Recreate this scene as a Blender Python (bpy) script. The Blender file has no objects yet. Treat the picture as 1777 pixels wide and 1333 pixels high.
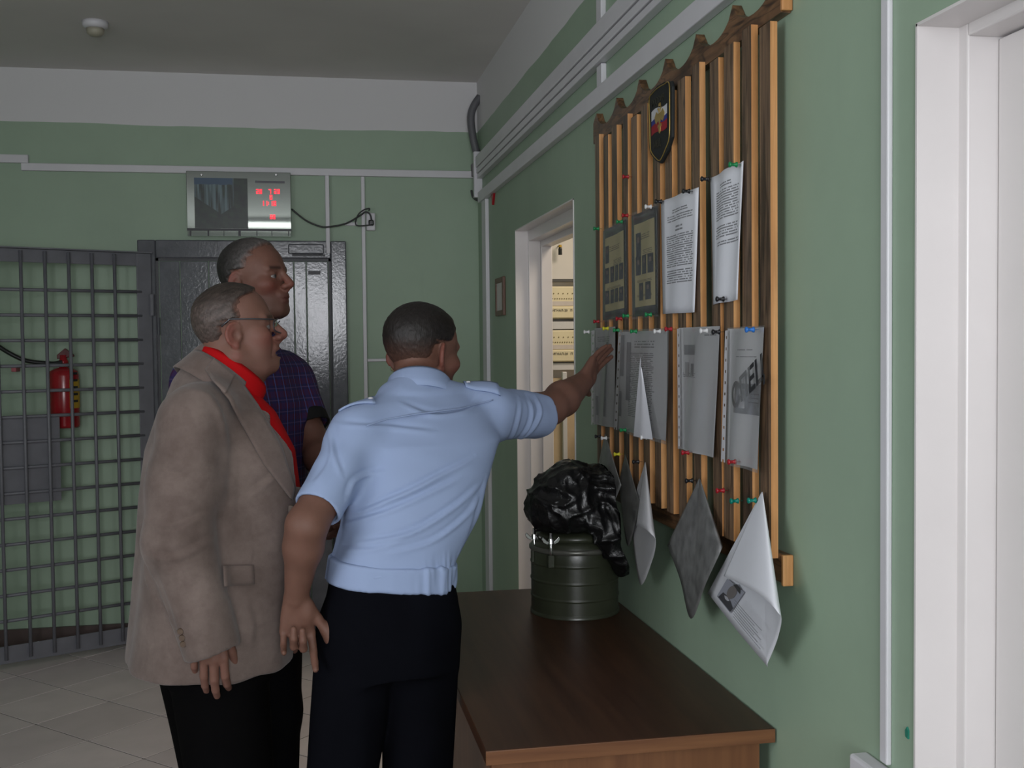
import bpy, math, random
import numpy as np
from mathutils import Vector, Matrix, noise as mnoise
random.seed(7); np.random.seed(7)
SC = bpy.context.scene
COL = SC.collection
# ------------------------------------------------------------------ camera
FPX, YAW, PITCH, ROLL = 1923.95, 0.1844, -0.0362, 0.0105
CAM = Vector((-0.95, 0.0, 1.554)); YB = 6.053; ZC = 2.985
def ray(px, py):
    vx, vy = px-888.5, py-666.5
    cr, sr = math.cos(ROLL), math.sin(ROLL)
    x, y = vx*cr-vy*sr, vx*sr+vy*cr
    X, Z, Y = x/FPX, -y/FPX, 1.0
    cp, sp = math.cos(PITCH), math.sin(PITCH)
    Y, Z = Y*cp-Z*sp, Y*sp+Z*cp
    c, s = math.cos(YAW), math.sin(YAW)
    return Vector((X*c+Y*s, -X*s+Y*c, Z))
def at(px, py, y):                      # point on the plane at depth y
    r = ray(px, py); return CAM + r*((y-CAM.y)/r.y)
def onx(px, py, x=0.0):                 # point on a plane parallel to the right wall
    r = ray(px, py); return CAM + r*((x-CAM.x)/r.x)
cd = bpy.data.cameras.new('camera'); cam = bpy.data.objects.new('camera', cd); COL.objects.link(cam)
cd.sensor_fit = 'HORIZONTAL'; cd.sensor_width = 36.0; cd.lens = FPX/1777*36.0; cd.clip_start = .05
_f = ray(888.5, 666.5).normalized(); _r = (ray(889.5, 666.5)-ray(888.5, 666.5)).normalized(); _u = _r.cross(_f)
cam.matrix_world = Matrix(((_r.x, _u.x, -_f.x, CAM.x), (_r.y, _u.y, -_f.y, CAM.y), (_r.z, _u.z, -_f.z, CAM.z), (0, 0, 0, 1)))
SC.camera = cam
# ------------------------------------------------------------------ light
SC.view_settings.view_transform = 'Standard'; SC.view_settings.look = 'None'
SC.view_settings.gamma = 1.0; SC.view_settings.use_curve_mapping = False
SC.view_settings.exposure = -0.05
w = bpy.data.worlds.new('world'); SC.world = w; w.use_nodes = True
w.node_tree.nodes['Background'].inputs[0].default_value = (.62, .72, .9, 1)
w.node_tree.nodes['Background'].inputs[1].default_value = 1.0
def area(name, loc, target, sx, sy, power, color):
    l = bpy.data.lights.new(name, 'AREA'); l.shape = 'RECTANGLE'; l.size = sx; l.size_y = sy
    l.energy = power; l.color = color
    o = bpy.data.objects.new(name, l); COL.objects.link(o); o.location = loc
    o.rotation_euler = (Vector(target)-Vector(loc)).to_track_quat('-Z', 'Y').to_euler()
    return o
REAR = -2.4; LEFT = -3.6
# daylight coming in through the rear window, and the lamp of the office beyond the doorway
area('window_daylight', (-1.0, REAR+.02, 1.75), (-1.0, 3.0, 1.45), 1.5, 1.5, 106, (.95, .96, 1.0))
area('side_window_daylight', (LEFT+.02, .1, 1.75), (0.0, .7, 1.35), 1.9, 1.5, 50, (.95, .96, 1.0))
area('office_lamp_light', (1.0, 4.5, 2.75), (1.0, 4.9, 0), .9, .5, 26, (1.0, .86, .68))
# ------------------------------------------------------------------ materials
def rgb(c): return (c[0], c[1], c[2], 1)
class NT:
    def __init__(s, name):
        s.m = bpy.data.materials.new(name); s.m.use_nodes = True; s.t = s.m.node_tree
        s.b = s.t.nodes['Principled BSDF']; s.out = s.t.nodes['Material Output']
    def n(s, ty, **kw):
        x = s.t.nodes.new(ty)
        for k, v in kw.items(): setattr(x, k, v)
        return x
    def l(s, a, b): s.t.links.new(a, b)
    def inp(s, sock, v):
        if hasattr(v, 'is_output') or isinstance(v, bpy.types.NodeSocket): s.l(v, sock)
        else: sock.default_value = v
    def math(s, op, a, b=0.0, c=0.0, clamp=False):
        x = s.n('ShaderNodeMath', operation=op, use_clamp=clamp)
        s.inp(x.inputs[0], a); s.inp(x.inputs[1], b); s.inp(x.inputs[2], c); return x.outputs[0]
    def mix(s, f, a, b):
        x = s.n('ShaderNodeMix', data_type='RGBA'); s.inp(x.inputs[0], f)
        s.inp(x.inputs[6], a if not isinstance(a, tuple) else rgb(a)); s.inp(x.inputs[7], b if not isinstance(b, tuple) else rgb(b))
        return x.outputs[2]
    def obj(s): return s.n('ShaderNodeTexCoord').outputs['Object']
    def pos(s): return s.n('ShaderNodeNewGeometry').outputs['Position']
    def map(s, v, sc=(1, 1, 1), rot=(0, 0, 0), loc=(0, 0, 0)):
        x = s.n('ShaderNodeMapping'); s.l(v, x.inputs[0]); x.inputs['Scale'].default_value = sc; x.inputs['Rotation'].default_value = rot; x.inputs['Location'].default_value = loc
        return x.outputs[0]
    def noise(s, v, sc=5., det=3., rough=.5, dist=0.):
        x = s.n('ShaderNodeTexNoise'); s.l(v, x.inputs['Vector']); x.inputs['Scale'].default_value = sc; x.inputs['Detail'].default_value = det
        x.inputs['Roughness'].default_value = rough; x.inputs['Distortion'].default_value = dist; return x.outputs[0]
    def ramp(s, f, a, b):                # linear 0..1 between a and b
        x = s.n('ShaderNodeMapRange'); s.inp(x.inputs[0], f); x.inputs[1].default_value = a; x.inputs[2].default_value = b
        return x.outputs[0]
    def bump(s, h, st=.2, d=.01):
        x = s.n('ShaderNodeBump'); x.inputs['Strength'].default_value = st; x.inputs['Distance'].default_value = d
        s.l(h, x.inputs['Height']); s.l(x.outputs[0], s.b.inputs['Normal'])
    def set(s, color=None, rough=None, metal=None, spec=None, emit=None, es=0):
        if color is not None: s.inp(s.b.inputs['Base Color'], rgb(color) if isinstance(color, tuple) else color)
        if rough is not None: s.inp(s.b.inputs['Roughness'], rough)
        if metal is not None: s.b.inputs['Metallic'].default_value = metal
        if spec is not None: s.b.inputs['Specular IOR Level'].default_value = spec
        if emit is not None:
            s.b.inputs['Emission Color'].default_value = rgb(emit); s.b.inputs['Emission Strength'].default_value = es
        return s.m
def plain(name, c, rough=.5, metal=0., var=.12, sc=8., spec=.5, bump=0.):
    k = NT(name); v = k.noise(k.obj(), sc, 4)
    k.set(k.mix(k.ramp(v, .3, .7), tuple(x*(1-var) for x in c), tuple(min(1, x*(1+var)) for x in c)), rough, metal, spec)
    if bump: k.bump(k.noise(k.obj(), sc*6, 4), bump, .004)
    return k.m
def wall_paint(name, green, white, zedge):
    k = NT(name); p = k.pos()
    sep = k.n('ShaderNodeSeparateXYZ'); k.l(p, sep.inputs[0])
    wob = k.math('MULTIPLY', k.noise(p, 2.2, 2), .03)
    e = k.math('GREATER_THAN', sep.outputs[2], k.math('ADD', wob, zedge-.015))
    v = k.ramp(k.noise(p, 1.7, 5, .6), .3, .7)
    g = k.mix(v, tuple(x*.93 for x in green), tuple(x*1.07 for x in green))
    g = k.mix(k.math('MULTIPLY', k.ramp(k.noise(k.map(p, (9, 9, 1.2)), 2.0, 4), .62, .8), .18), g, tuple(x*.75 for x in green))
    k.set(k.mix(e, g, white), k.math('ADD', k.math('MULTIPLY', e, .35), .52))
    k.bump(k.noise(p, 26, 4), .12, .004)
    return k.m
M = {}
GREEN = (.30, .40, .295)
M['wall'] = wall_paint('green_wall_paint', GREEN, (.66, .65, .66), 2.712)
M['ceiling'] = plain('whitewash', (.66, .64, .625), .9, var=.05, sc=1.5)
M['office_wall'] = plain('office_wall_paint', (.72, .68, .66), .8, var=.04)
M['grout'] = plain('grout', (.045, .038, .035), .9)
M['baseboard'] = plain('brown_baseboard', (.07, .045, .04), .4)
M['white_paint'] = plain('white_gloss_paint', (.70, .665, .655), .28, var=.04, sc=3, bump=.05)
M['white_plastic'] = plain('white_plastic', (.62, .61, .64), .4, var=.03)
M['grey_paint'] = plain('grey_gloss_paint', (.105, .107, .125), .13, var=.2, sc=12, bump=.12)
M['gate_paint'] = plain('grey_gate_paint', (.15, .152, .172), .45, var=.12, sc=9)
M['dark_metal'] = plain('dark_metal', (.03, .03, .032), .4, .6)
M['chrome'] = plain('chrome', (.6, .6, .6), .22, 1.)
M['black_plastic'] = plain('black_plastic', (.012, .012, .013), .35)
M['red_paint'] = plain('red_enamel', (.30, .012, .018), .22)
M['yellow_label'] = plain('yellow_label', (.5, .30, .02), .5)
M['mirror'] = NT('mirror_glass').set((.34, .37, .35), .03, 1.)
M['red_led'] = NT('red_led').set((.4, 0, 0), .4, emit=(1, .02, .04), es=2.2)
M['gold'] = plain('gold_thread', (.55, .38, .10), .35, .7)
M['patch_black'] = plain('black_badge_cloth', (.010, .012, .012), .7)
M['flag_white'] = plain('flag_white', (.55, .55, .57), .6)
M['flag_blue'] = plain('flag_blue', (.02, .03, .2), .6)
M['flag_red'] = plain('flag_red', (.28, .01, .02), .6)
M['olive'] = plain('olive_enamel', (.032, .036, .022), .3, var=.25, sc=7, bump=.1)
M['cream'] = plain('cream_plastic', (.76, .67, .47), .5, var=.04)
M['print_black'] = plain('black_print', (.02, .02, .022), .7)
M['print_grey'] = plain('grey_print', (.17, .17, .19), .7)
M['photo_dark'] = plain('dark_photo_print', (.025, .028, .034), .4, var=.8, sc=30)
M['steel_thread'] = plain('steel_shelf', (.1, .1, .1), .5, .5)
# ------------------------------------------------------------------ mesh helpers
class MB:
    def __init__(s): s.v = []; s.f = []; s.uv = {}
    def add(s, vs, fs):
        o = len(s.v); s.v += [tuple(v) for v in vs]; s.f += [tuple(i+o for i in f) for f in fs]; return s
    def box(s, x0, x1, y0, y1, z0, z1):
        x0, x1 = sorted((x0, x1)); y0, y1 = sorted((y0, y1)); z0, z1 = sorted((z0, z1))
        return s.add([(x0, y0, z0), (x1, y0, z0), (x1, y1, z0), (x0, y1, z0), (x0, y0, z1), (x1, y0, z1), (x1, y1, z1), (x0, y1, z1)],
                     [(0, 3, 2, 1), (4, 5, 6, 7), (0, 1, 5, 4), (1, 2, 6, 5), (2, 3, 7, 6), (3, 0, 4, 7)])
    def obox(s, o, ax, ay, az):          # box from corner o with edge vectors
        o, ax, ay, az = map(Vector, (o, ax, ay, az))
        vs = [o, o+ax, o+ax+ay, o+ay, o+az, o+ax+az, o+ax+ay+az, o+ay+az]
        fs = [(0, 3, 2, 1), (4, 5, 6, 7), (0, 1, 5, 4), (1, 2, 6, 5), (2, 3, 7, 6), (3, 0, 4, 7)]
        if ax.cross(ay).dot(az) < 0: fs = [f[::-1] for f in fs]
        return s.add(vs, fs)
    def tube(s, path, r, n=10, caps=True):
        path = [Vector(p) for p in path]; rs = r if isinstance(r, (list, tuple)) else [r]*len(path)
        up = None; vs = []; fs = []
        for i, p in enumerate(path):
            t = (path[min(i+1, len(path)-1)]-path[max(i-1, 0)]).normalized()
            if up is None: up = t.orthogonal().normalized()
            else: up = (up-t*up.dot(t)).normalized()
            b = t.cross(up)
            for k in range(n):
                a = 2*math.pi*k/n; vs.append(p+(up*math.cos(a)+b*math.sin(a))*rs[i])
        for i in range(len(path)-1):
            for k in range(n):
                k2 = (k+1) % n; fs.append((i*n+k, i*n+k2, (i+1)*n+k2, (i+1)*n+k))
        if caps: fs += [tuple(range(n))[::-1], tuple(range((len(path)-1)*n, len(path)*n))]
        return s.add(vs, fs)
    def lathe(s, c, prof, n=32, axis='z'):   # profile (r, h) from the bottom up
        c = Vector(c); vs = []; fs = []
        ex, ey, ez = {'z': (Vector((1, 0, 0)), Vector((0, 1, 0)), Vector((0, 0, 1))), 'x': (Vector((0, 1, 0)), Vector((0, 0, 1)), Vector((1, 0, 0))), 'y': (Vector((0, 0, 1)), Vector((1, 0, 0)), Vector((0, 1, 0)))}[axis]
        for r, h in prof:
            for k in range(n):
                a = 2*math.pi*k/n; vs.append(c+ex*(r*math.cos(a))+ey*(r*math.sin(a))+ez*h)
        for i in range(len(prof)-1):
            for k in range(n):
                k2 = (k+1) % n; fs.append((i*n+k, i*n+k2, (i+1)*n+k2, (i+1)*n+k))
        if prof[0][0] > 1e-5: fs.append(tuple(range(n))[::-1])
        if prof[-1][0] > 1e-5: fs.append(tuple(range((len(prof)-1)*n, len(prof)*n)))
        return s.add(vs, fs)
    def prism(s, pts, d):                # polygon pts extruded by the vector d
        pts = [Vector(p) for p in pts]; n = len(pts); d = Vector(d)
        nrm = Vector((0, 0, 0))
        for i in range(n): nrm += pts[i].cross(pts[(i+1) % n])
        fs = [tuple(range(n))[::-1], tuple(range(n, 2*n))]+[(i, (i+1) % n, n+(i+1) % n, n+i) for i in range(n)]
        if nrm.dot(d) < 0: fs = [f[::-1] for f in fs]
        return s.add(pts+[p+d for p in pts], fs)
    def grid(s, rows):                   # rows of points, uv from the row and column
        nr, nc = len(rows), len(rows[0]); o = len(s.v)
        s.add([p for r in rows for p in r], [(i*nc+j, i*nc+j+1, (i+1)*nc+j+1, (i+1)*nc+j) for i in range(nr-1) for j in range(nc-1)])
        for i in range(nr):
            for j in range(nc): s.uv[o+i*nc+j] = (j/(nc-1), 1-i/(nr-1))
        return s
def finish(name, me, mat, parent=None, origin=None):
    o = bpy.data.objects.new(name, me); COL.objects.link(o)
    if mat is not None: me.materials.append(M[mat] if isinstance(mat, str) else mat)
    if origin is None:
        a = np.empty(len(me.vertices)*3, np.float32); me.vertices.foreach_get('co', a); a = a.reshape(-1, 3)
        lo, hi = a.min(0), a.max(0); origin = Vector(((lo[0]+hi[0])/2, (lo[1]+hi[1])/2, lo[2]))
    origin = Vector(origin); me.transform(Matrix.Translation(-origin))
    o['world'] = 1
    base = Vector((0, 0, 0))
    if parent is not None:
        o.parent = parent; base = WLOC[parent.name]
    WLOC[o.name] = origin; o.location = origin-base
    del o['world']
    return o
WLOC = {}
def obj(name, mb, mat, parent=None, origin=None, smooth=False, bevel=0., solid=0., sub=0):
    me = bpy.data.meshes.new(name); me.from_pydata(mb.v, [], mb.f); me.update()
    if mb.uv:
        u = me.uv_layers.new(name='UVMap')
        for l in me.loops: u.data[l.index].uv = mb.uv.get(l.vertex_index, (0, 0))
    if smooth: me.polygons.foreach_set('use_smooth', [True]*len(me.polygons))
    o = finish(name, me, mat, parent, origin)
    if solid: m = o.modifiers.new('solid', 'SOLIDIFY'); m.thickness = solid; m.offset = 0
    if sub: m = o.modifiers.new('sub', 'SUBSURF'); m.levels = m.render_levels = sub
    if bevel: m = o.modifiers.new('bevel', 'BEVEL'); m.width = bevel; m.segments = 2; m.limit_method = 'ANGLE'
    return o
def share(name, src, origin, parent):    # another piece with the mesh of src
    o = bpy.data.objects.new(name, src.data); COL.objects.link(o); o.parent = parent
    WLOC[o.name] = Vector(origin); o.location = Vector(origin)-WLOC[parent.name]; return o
def thing(name, loc, label, cat, group=None):
    o = bpy.data.objects.new(name, None); COL.objects.link(o); o.empty_display_size = .05; o.location = loc; WLOC[o.name] = Vector(loc)
    return tag(o, label, cat, group)
def tag(o, label, cat, group=None):
    o['label'] = label; o['category'] = cat
    if group: o['group'] = group
    return o
def struct(o, label=None):
    o['kind'] = 'structure'
    if label: o['label'] = label
    return o
def lettering(txt, size, loc, dx, dy, mat, parent, bold=0., shear=0.):
    tc = bpy.data.curves.new('lettering', 'FONT'); tc.body = txt; tc.size = size; tc.extrude = .0004; tc.offset = bold; tc.shear = shear
    to = bpy.data.objects.new('lettering', tc); COL.objects.link(to); bpy.context.view_layer.update()
    me = bpy.data.meshes.new_from_object(to.evaluated_get(bpy.context.evaluated_depsgraph_get())); COL.objects.unlink(to); bpy.data.objects.remove(to)
    dx, dy = Vector(dx).normalized(), Vector(dy).normalized(); me.transform(Matrix.Translation(Vector(loc)) @ Matrix((dx, dy, dx.cross(dy))).transposed().to_4x4()); me.materials.clear()
    return finish('lettering', me, mat, parent)
def lerp(a, b, t): return a+(b-a)*t
def catmull(pts, n=8, closed=False):
    P = [Vector(p) for p in pts]; out = []
    N = len(P)
    for i in range(N if closed else N-1):
        g = lambda j: P[j % N] if closed else P[max(0, min(N-1, j))]
        p0, p1, p2, p3 = g(i-1), g(i), g(i+1), g(i+2)
        for k in range(n):
            t = k/n; out.append(.5*((2*p1)+(p2-p0)*t+(2*p0-5*p1+4*p2-p3)*t*t+(3*p1-p0-3*p2+p3)*t**3))
    if not closed: out.append(P[-1])
    return out
# ------------------------------------------------------------------ the setting
WT = .165                                  # thickness of the right wall
FD0, FD1, FDZ = 3.855, 4.96, 2.068        # far doorway in the right wall
ND0, ND1 = .55, 1.603                     # near doorway
NDZ = onx(1663, 45, .068).z
fl = struct(obj('floor', MB().box(LEFT, 2.6, REAR, YB+.3, -.12, -.0018), 'grout', origin=(0, 0, 0)), 'floor of large square white tiles laid on the diagonal')
# tiles laid at 45 degrees; the grid passes through the joint crossing at (-2.07, 5.32)
k = NT('floor_tile'); oi = k.n('ShaderNodeObjectInfo').outputs['Random']
c = k.mix(oi, (.62, .545, .545), (.72, .64, .635)); c = k.mix(k.math('MULTIPLY', k.ramp(k.noise(k.pos(), 6, 5), .4, .75), .35), c, (.46, .42, .41))
k.set(c, .38); M['tile'] = k.m
hd = .2475; tile0 = None
for i in range(-8, 10):
    for j in range(-16, 5):
        if (i+j) % 2: continue
        x, y = -2.07+hd*i, 5.32-hd+hd*j
        if not (-3.4 < x < -.05 and 2.0 < y < YB+.24): continue
        if tile0 is None:
            h = hd-.0042; b = .0006
            mb = MB(); top = [(x+h-b, y), (x, y+h-b), (x-h+b, y), (x, y-h+b)]; bot = [(x+h, y), (x, y+h), (x-h, y), (x, y-h)]
            mb.add([(*p, -.0085) for p in bot]+[(*p, -.0005) for p in bot]+[(*p, 0) for p in top],
                   [(0, 1, 5, 4), (1, 2, 6, 5), (2, 3, 7, 6), (3, 0, 4, 7), (4, 5, 9, 8), (5, 6, 10, 9), (6, 7, 11, 10), (7, 4, 8, 11), (8, 9, 10, 11)])
            tile0 = obj('tile', mb, 'tile', fl, origin=(x, y, 0))
        else: share('tile', tile0, (x, y, 0), fl)
struct(obj('ceiling', MB().box(LEFT, WT, REAR, YB+.3, ZC, ZC+.2), 'ceiling', origin=(0, 0, ZC)), 'whitewashed flat ceiling')
wb = MB().box(LEFT, 0, YB, YB+.3, 0, ZC)
struct(obj('wall_back', wb, 'wall', origin=(-1.5, YB, 0)), 'pale green end wall with a white band under the ceiling')
wr = MB()
for y0, y1, z0 in ((REAR, ND0, 0), (ND0, ND1, NDZ), (ND1, FD0, 0), (FD0, FD1, FDZ), (FD1, YB+.3, 0)): wr.box(0, WT, y0, y1, z0, ZC)
struct(obj('wall_right', wr, 'wall', origin=(0, 2, 0)), 'green long wall with the notice board and two doorways')
LW0, LW1 = -.9, 1.1
struct(obj('wall_left', MB().box(LEFT-.2, LEFT, REAR, LW0, 0, ZC).box(LEFT-.2, LEFT, LW1, YB+.3, 0, ZC).box(LEFT-.2, LEFT, LW0, LW1, 0, .95).box(LEFT-.2, LEFT, LW0, LW1, 2.55, ZC), 'wall', origin=(LEFT, 2, 0)), 'green wall with a window out of view on the left')
WX0, WX1, WZ0, WZ1 = -1.8, -.2, .95, 2.55
rw = MB().box(LEFT, WX0, REAR-.3, REAR, 0, ZC).box(WX1, WT, REAR-.3, REAR, 0, ZC).box(WX0, WX1, REAR-.3, REAR, 0, WZ0).box(WX0, WX1, REAR-.3, REAR, WZ1, ZC)
struct(obj('wall_rear', rw, 'wall', origin=(-1, REAR, 0)), 'green wall with a window behind the viewer')
wf = MB()
for a, b in ((WX0, WX0+.06), (WX1-.06, WX1), (-1.03, -.97)): wf.box(a, b, REAR+.04, REAR+.09, WZ0, WZ1)
for a, b in ((WZ0, WZ0+.06), (WZ1-.06, WZ1), (2.1, 2.15)): wf.box(WX0+.06, WX1-.06, REAR+.04, REAR+.09, a, b)
wf2 = MB()
for a, b in ((LW0, LW0+.06), (LW1-.06, LW1), (.07, .13)): wf2.box(LEFT+.04, LEFT+.09, a, b, .95, 2.55)
for a, b in ((.95, 1.01), (2.49, 2.55), (2.1, 2.15)): wf2.box(LEFT+.04, LEFT+.09, LW0+.06, LW1-.06, a, b)
struct(obj('window_2', wf2, 'white_paint', origin=(LEFT, .1, .95)), 'white window frame in the left wall')
wo = struct(obj('window_1', wf, 'white_paint', origin=(-1, REAR, WZ0)), 'white window frame in the rear wall')
bb = obj('baseboard_back', MB().box(LEFT, -1.80, YB-.018, YB, 0, .11).box(-.715, 0, YB-.018, YB, 0, .11), 'baseboard', origin=(-2.5, YB, 0)); struct(bb, 'brown painted baseboard along the end wall')
# --- near doorway (white reveal, frame and leaf) in the right wall
d3 = bpy.data.objects.new('door_3', None); COL.objects.link(d3); d3.location = (0, 1.1, 0); WLOC['door_3'] = Vector((0, 1.1, 0)); struct(d3, 'white painted door in a deep white reveal')
t = .004
obj('reveal', MB().box(-t, .068, ND1-t, ND1+.001, 0, NDZ).box(-t, .068, ND0, ND1, NDZ-t, NDZ+.001).box(-t, .068, ND0, ND0+t, 0, NDZ), 'white_paint', d3)
NF1 = 1.576; NFZ = onx(1680, 62, .068).z
obj('door_frame', MB().box(.068, .14, NF1, ND1+.002, 0, NDZ).box(.068, .14, ND0, NF1, NFZ, NDZ).box(.068, .14, ND0, ND0+.03, 0, NFZ), 'white_paint', d3, bevel=.003)
obj('door_leaf', MB().box(.12, .158, ND0+.03, NF1-.002, .008, NFZ-.003), 'white_paint', d3, bevel=.002)
hd_ = obj('door_handle', MB().tube([(.12, .66, 1.02), (.07, .66, 1.02), (.065, .68, 1.02), (.065, .78, 1.02)], .009), 'chrome', d3, smooth=True)
# --- far doorway in the right wall: reveal and frame, open to the lit office
d2 = bpy.data.objects.new('door_2', None); COL.objects.link(d2); d2.location = (0, 4.4, 0); WLOC['door_2'] = Vector((0, 4.4, 0)); struct(d2, 'white doorway in the green wall open to a lit office')
obj('reveal', MB().box(-t, .054, FD1-t, FD1+.001, 0, FDZ).box(-t, .054, FD0, FD1, FDZ-t, FDZ+.001).box(-t, .054, FD0, FD0+t, 0, FDZ), 'white_paint', d2)
obj('door_frame', MB().box(.054, .109, FD1-.022, FD1, 0, FDZ).box(.109, .160, FD1-.036, FD1, 0, FDZ-.02).box(.054, .109, FD0, FD1-.022, FDZ-.05, FDZ).box(.109, .160, FD0, FD1-.036, FDZ-.075, FDZ).box(.054, .160, FD0, FD0+.03, 0, FDZ-.05), 'white_paint', d2, bevel=.003)
# the office: two walls and a ceiling
OY = 5.72
struct(obj('wall_office_end', MB().box(WT, 2.6, OY, OY+.2, 0, ZC), 'office_wall', origin=(1, OY, 0)), 'whitish end wall of the office beyond the doorway')
struct(obj('wall_office_far', MB().box(2.6, 2.8, 2.2, OY, 0, ZC).box(WT, 2.6, 2.0, 2.2, 0, ZC), 'office_wall', origin=(2.6, 4, 0)), 'whitish walls of the office out of view')
struct(obj('ceiling_office', MB().box(WT, 2.6, 2.0, OY+.2, ZC, ZC+.2), 'ceiling', origin=(1.4, 4, ZC)), 'ceiling of the office beyond the doorway')
# --- grey board door in the end wall
d1 = bpy.data.objects.new('door_1', None); COL.objects.link(d1); d1.location = (-1.26, YB, 0); WLOC['door_1'] = Vector((-1.26, YB, 0)); struct(d1, 'grey glossy door of vertical boards in a wide grey frame')
DX0, DX1, DZ = -1.795, -.723, 2.114; IX0, IX1, IZ = -1.705, -.805, 2.02
obj('door_frame', MB().box(DX0, IX0, YB-.03, YB, 0, DZ).box(IX1, DX1, YB-.03, YB, 0, DZ).box(IX0, IX1, YB-.03, YB, IZ, DZ), 'grey_paint', d1, bevel=.006)
obj('frame_rebate', MB().box(IX0, IX0+.012, YB-.012, YB, 0, IZ).box(IX1-.012, IX1, YB-.012, YB, 0, IZ).box(IX0, IX1, YB-.012, YB, IZ-.014, IZ), 'dark_metal', d1)
bx = [IX0+.014, -1.585, -1.44, -1.325, -1.2, -1.115, -1.0, -.935, IX1-.014]
for i in range(len(bx)-1):
    obj('door_board', MB().box(bx[i]+.0025, bx[i+1]-.0025, YB-.010-.003*(i % 2), YB-.001, .01, IZ-.016), 'grey_paint', d1, bevel=.002)
cl = obj('door_closer', MB().box(at(500, 425, YB-.06).x, at(562, 425, YB-.06).x, YB-.075, YB-.03, at(530, 441, YB-.06).z, at(530, 424, YB-.06).z), 'grey_paint', d1, bevel=.006)
obj('closer_arm', MB().box(at(500, 425, YB-.04).x+.02, IX1-.03, YB-.048, YB-.03, IZ+.012, IZ+.02), 'dark_metal', cl)
obj('name_plate', MB().box(-.925, -.86, YB-.016, YB-.008, 1.935, 1.955), 'dark_metal', d1)
obj('hinge', MB().lathe((IX0+.006, YB-.014, 1.62), [(.009, 0), (.009, .09)], 10), 'grey_paint', d1)
# --- plastic cable trunking (one object for each run)
def trunk(label, mb, cat='trunking', mat='white_plastic'):
    return tag(obj('cable_trunking', mb, mat, bevel=.003), label, cat, 'white plastic cable trunking on the walls')
zA, zB = 2.462, 2.500
xs = at(38, 290, YB).x
trunk('white trunking running level along the end wall above the clock', MB().box(xs, -.01, YB-.022, YB, zA, zB))
trunk('short higher piece of white trunking stepped up at the far left', MB().box(LEFT, xs+.035, YB-.0215, YB, zB, zB+.042))
x = at(567, 300, YB).x; trunk('thin white trunking dropping from the level run to the grey door corner', MB().box(x-.011, x+.011, YB-.036, YB-.0, at(567, 441, YB).z, zA-.001))
x = at(629, 300, YB).x; trunk('thin white trunking dropping beside the wall socket towards the officer', MB().box(x-.010, x+.010, YB-.018, YB, at(632, 700, YB).z-.3, zA-.001))
z = at(650, 625, YB).z; trunk('short white crosspiece leading to the switch behind the officer', MB().box(x+.011, at(680, 625, YB).x, YB-.016, YB, z-.008, z+.008))
z1, z2 = 2.308, 2.364
trunk('long white trunking sloping away just above the notice board', MB().box(-.028, 0, 1.60, YB-.165, z1, z2))
zu = [2.435, 2.462, 2.494, 2.556]
for i in range(3):
    trunk(['lowest strip of the broad triple trunking under the ceiling', 'middle strip of the broad triple trunking under the ceiling', 'topmost strip of the broad triple trunking under the ceiling'][i],
          MB().box(-.03-.004*i, 0, .2, YB-.165, zu[i]+.002, zu[i+1]-.002))
y0 = onx(1053, 130).y; y1 = onx(1044.5, 130).y
trunk('short upright white piece joining the two trunking runs on the long wall', MB().box(-.018, 0, y0, y1, z2+.001, zu[0]))
trunk('short upright white piece rising to the ceiling above the triple trunking', MB().box(-.018, 0, y0, y1, zu[3]+.001, ZC))
trunk('tall narrow white trunking standing in the far corner beside the small picture', MB().box(-.02, 0, onx(850, 500).y, onx(843.5, 500).y, .02, z1-.001))
trunk('wide upright white trunking between the notice board and the white door', MB().box(-.010, 0, 1.677, 1.701, .845, z1-.001))
so = tag(obj('wall_socket', MB().box(-.035, 0, 1.66, 1.76, .765, .84), 'white_plastic', bevel=.006), 'white plastic box under the upright trunking at the lower right', 'socket')
# ------------------------------------------------------------------ barred gate
ga = math.radians(26); gu = Vector((-math.cos(ga), -math.sin(ga), 0)); gn = Vector((math.sin(ga), -math.cos(ga), 0)); gh = Vector((-1.745, 6.0, 0))
GW = .98
gate = thing('barred_gate', gh, 'grey steel grid gate swung open beside the grey door', 'gate')
def gbox(s0, s1, z0, z1, d0, d1): return MB().obox(gh+gu*s0+gn*d0+Vector((0, 0, z0)), gu*(s1-s0), gn*(d1-d0), (0, 0, z1-z0))
obj('gate_stile', gbox(-.02, .055, .03, 2.04, -.004, .004), 'gate_paint', gate, bevel=.002)
obj('gate_stile', gbox(GW-.06, GW, .03, 2.04, -.004, .004), 'gate_paint', gate, bevel=.002)
obj('gate_rail', gbox(.055, GW-.06, 1.975, 2.04, -.004, .004), 'gate_paint', gate, bevel=.002)
obj('gate_rail', gbox(.055, GW-.06, .03, .115, -.004, .004), 'gate_paint', gate, bevel=.002)
obj('gate_edge', gbox(-.02, GW, 2.0405, 2.047, -.006, .028), 'gate_paint', gate)
v0 = h0 = None
for i in range(7):
    s = .170+.1115*i; p = gh+gu*s+gn*.0150
    mb = MB().tube([p+Vector((0, 0, .05)), p+Vector((0, 0, 2.03))], .0086, 8)
    if v0 is None: v0 = obj('gate_bar', mb, 'gate_paint', gate, origin=p, smooth=True)
    else: share('gate_bar', v0, p, gate)
for i in range(14):
    z = 1.842-.1235*i; p = gh+gn*-.0015+Vector((0, 0, z))
    mb = MB().tube([p+gu*.03, p+gu*(GW-.03)], .0082, 8)
    if h0 is None: h0 = obj('gate_bar', mb, 'gate_paint', gate, origin=p, smooth=True)
    else: share('gate_bar', h0, p, gate)
obj('lock_plate', gbox(.448, .84, .80, 1.225, -.014, -.0095), 'gate_paint', gate, bevel=.001)
for z in (.4, 1.72): obj('gate_hinge', MB().lathe(gh+Vector((.02, .0, z)), [(.014, 0), (.014, .11)], 12), 'gate_paint', gate, smooth=False)
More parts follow.
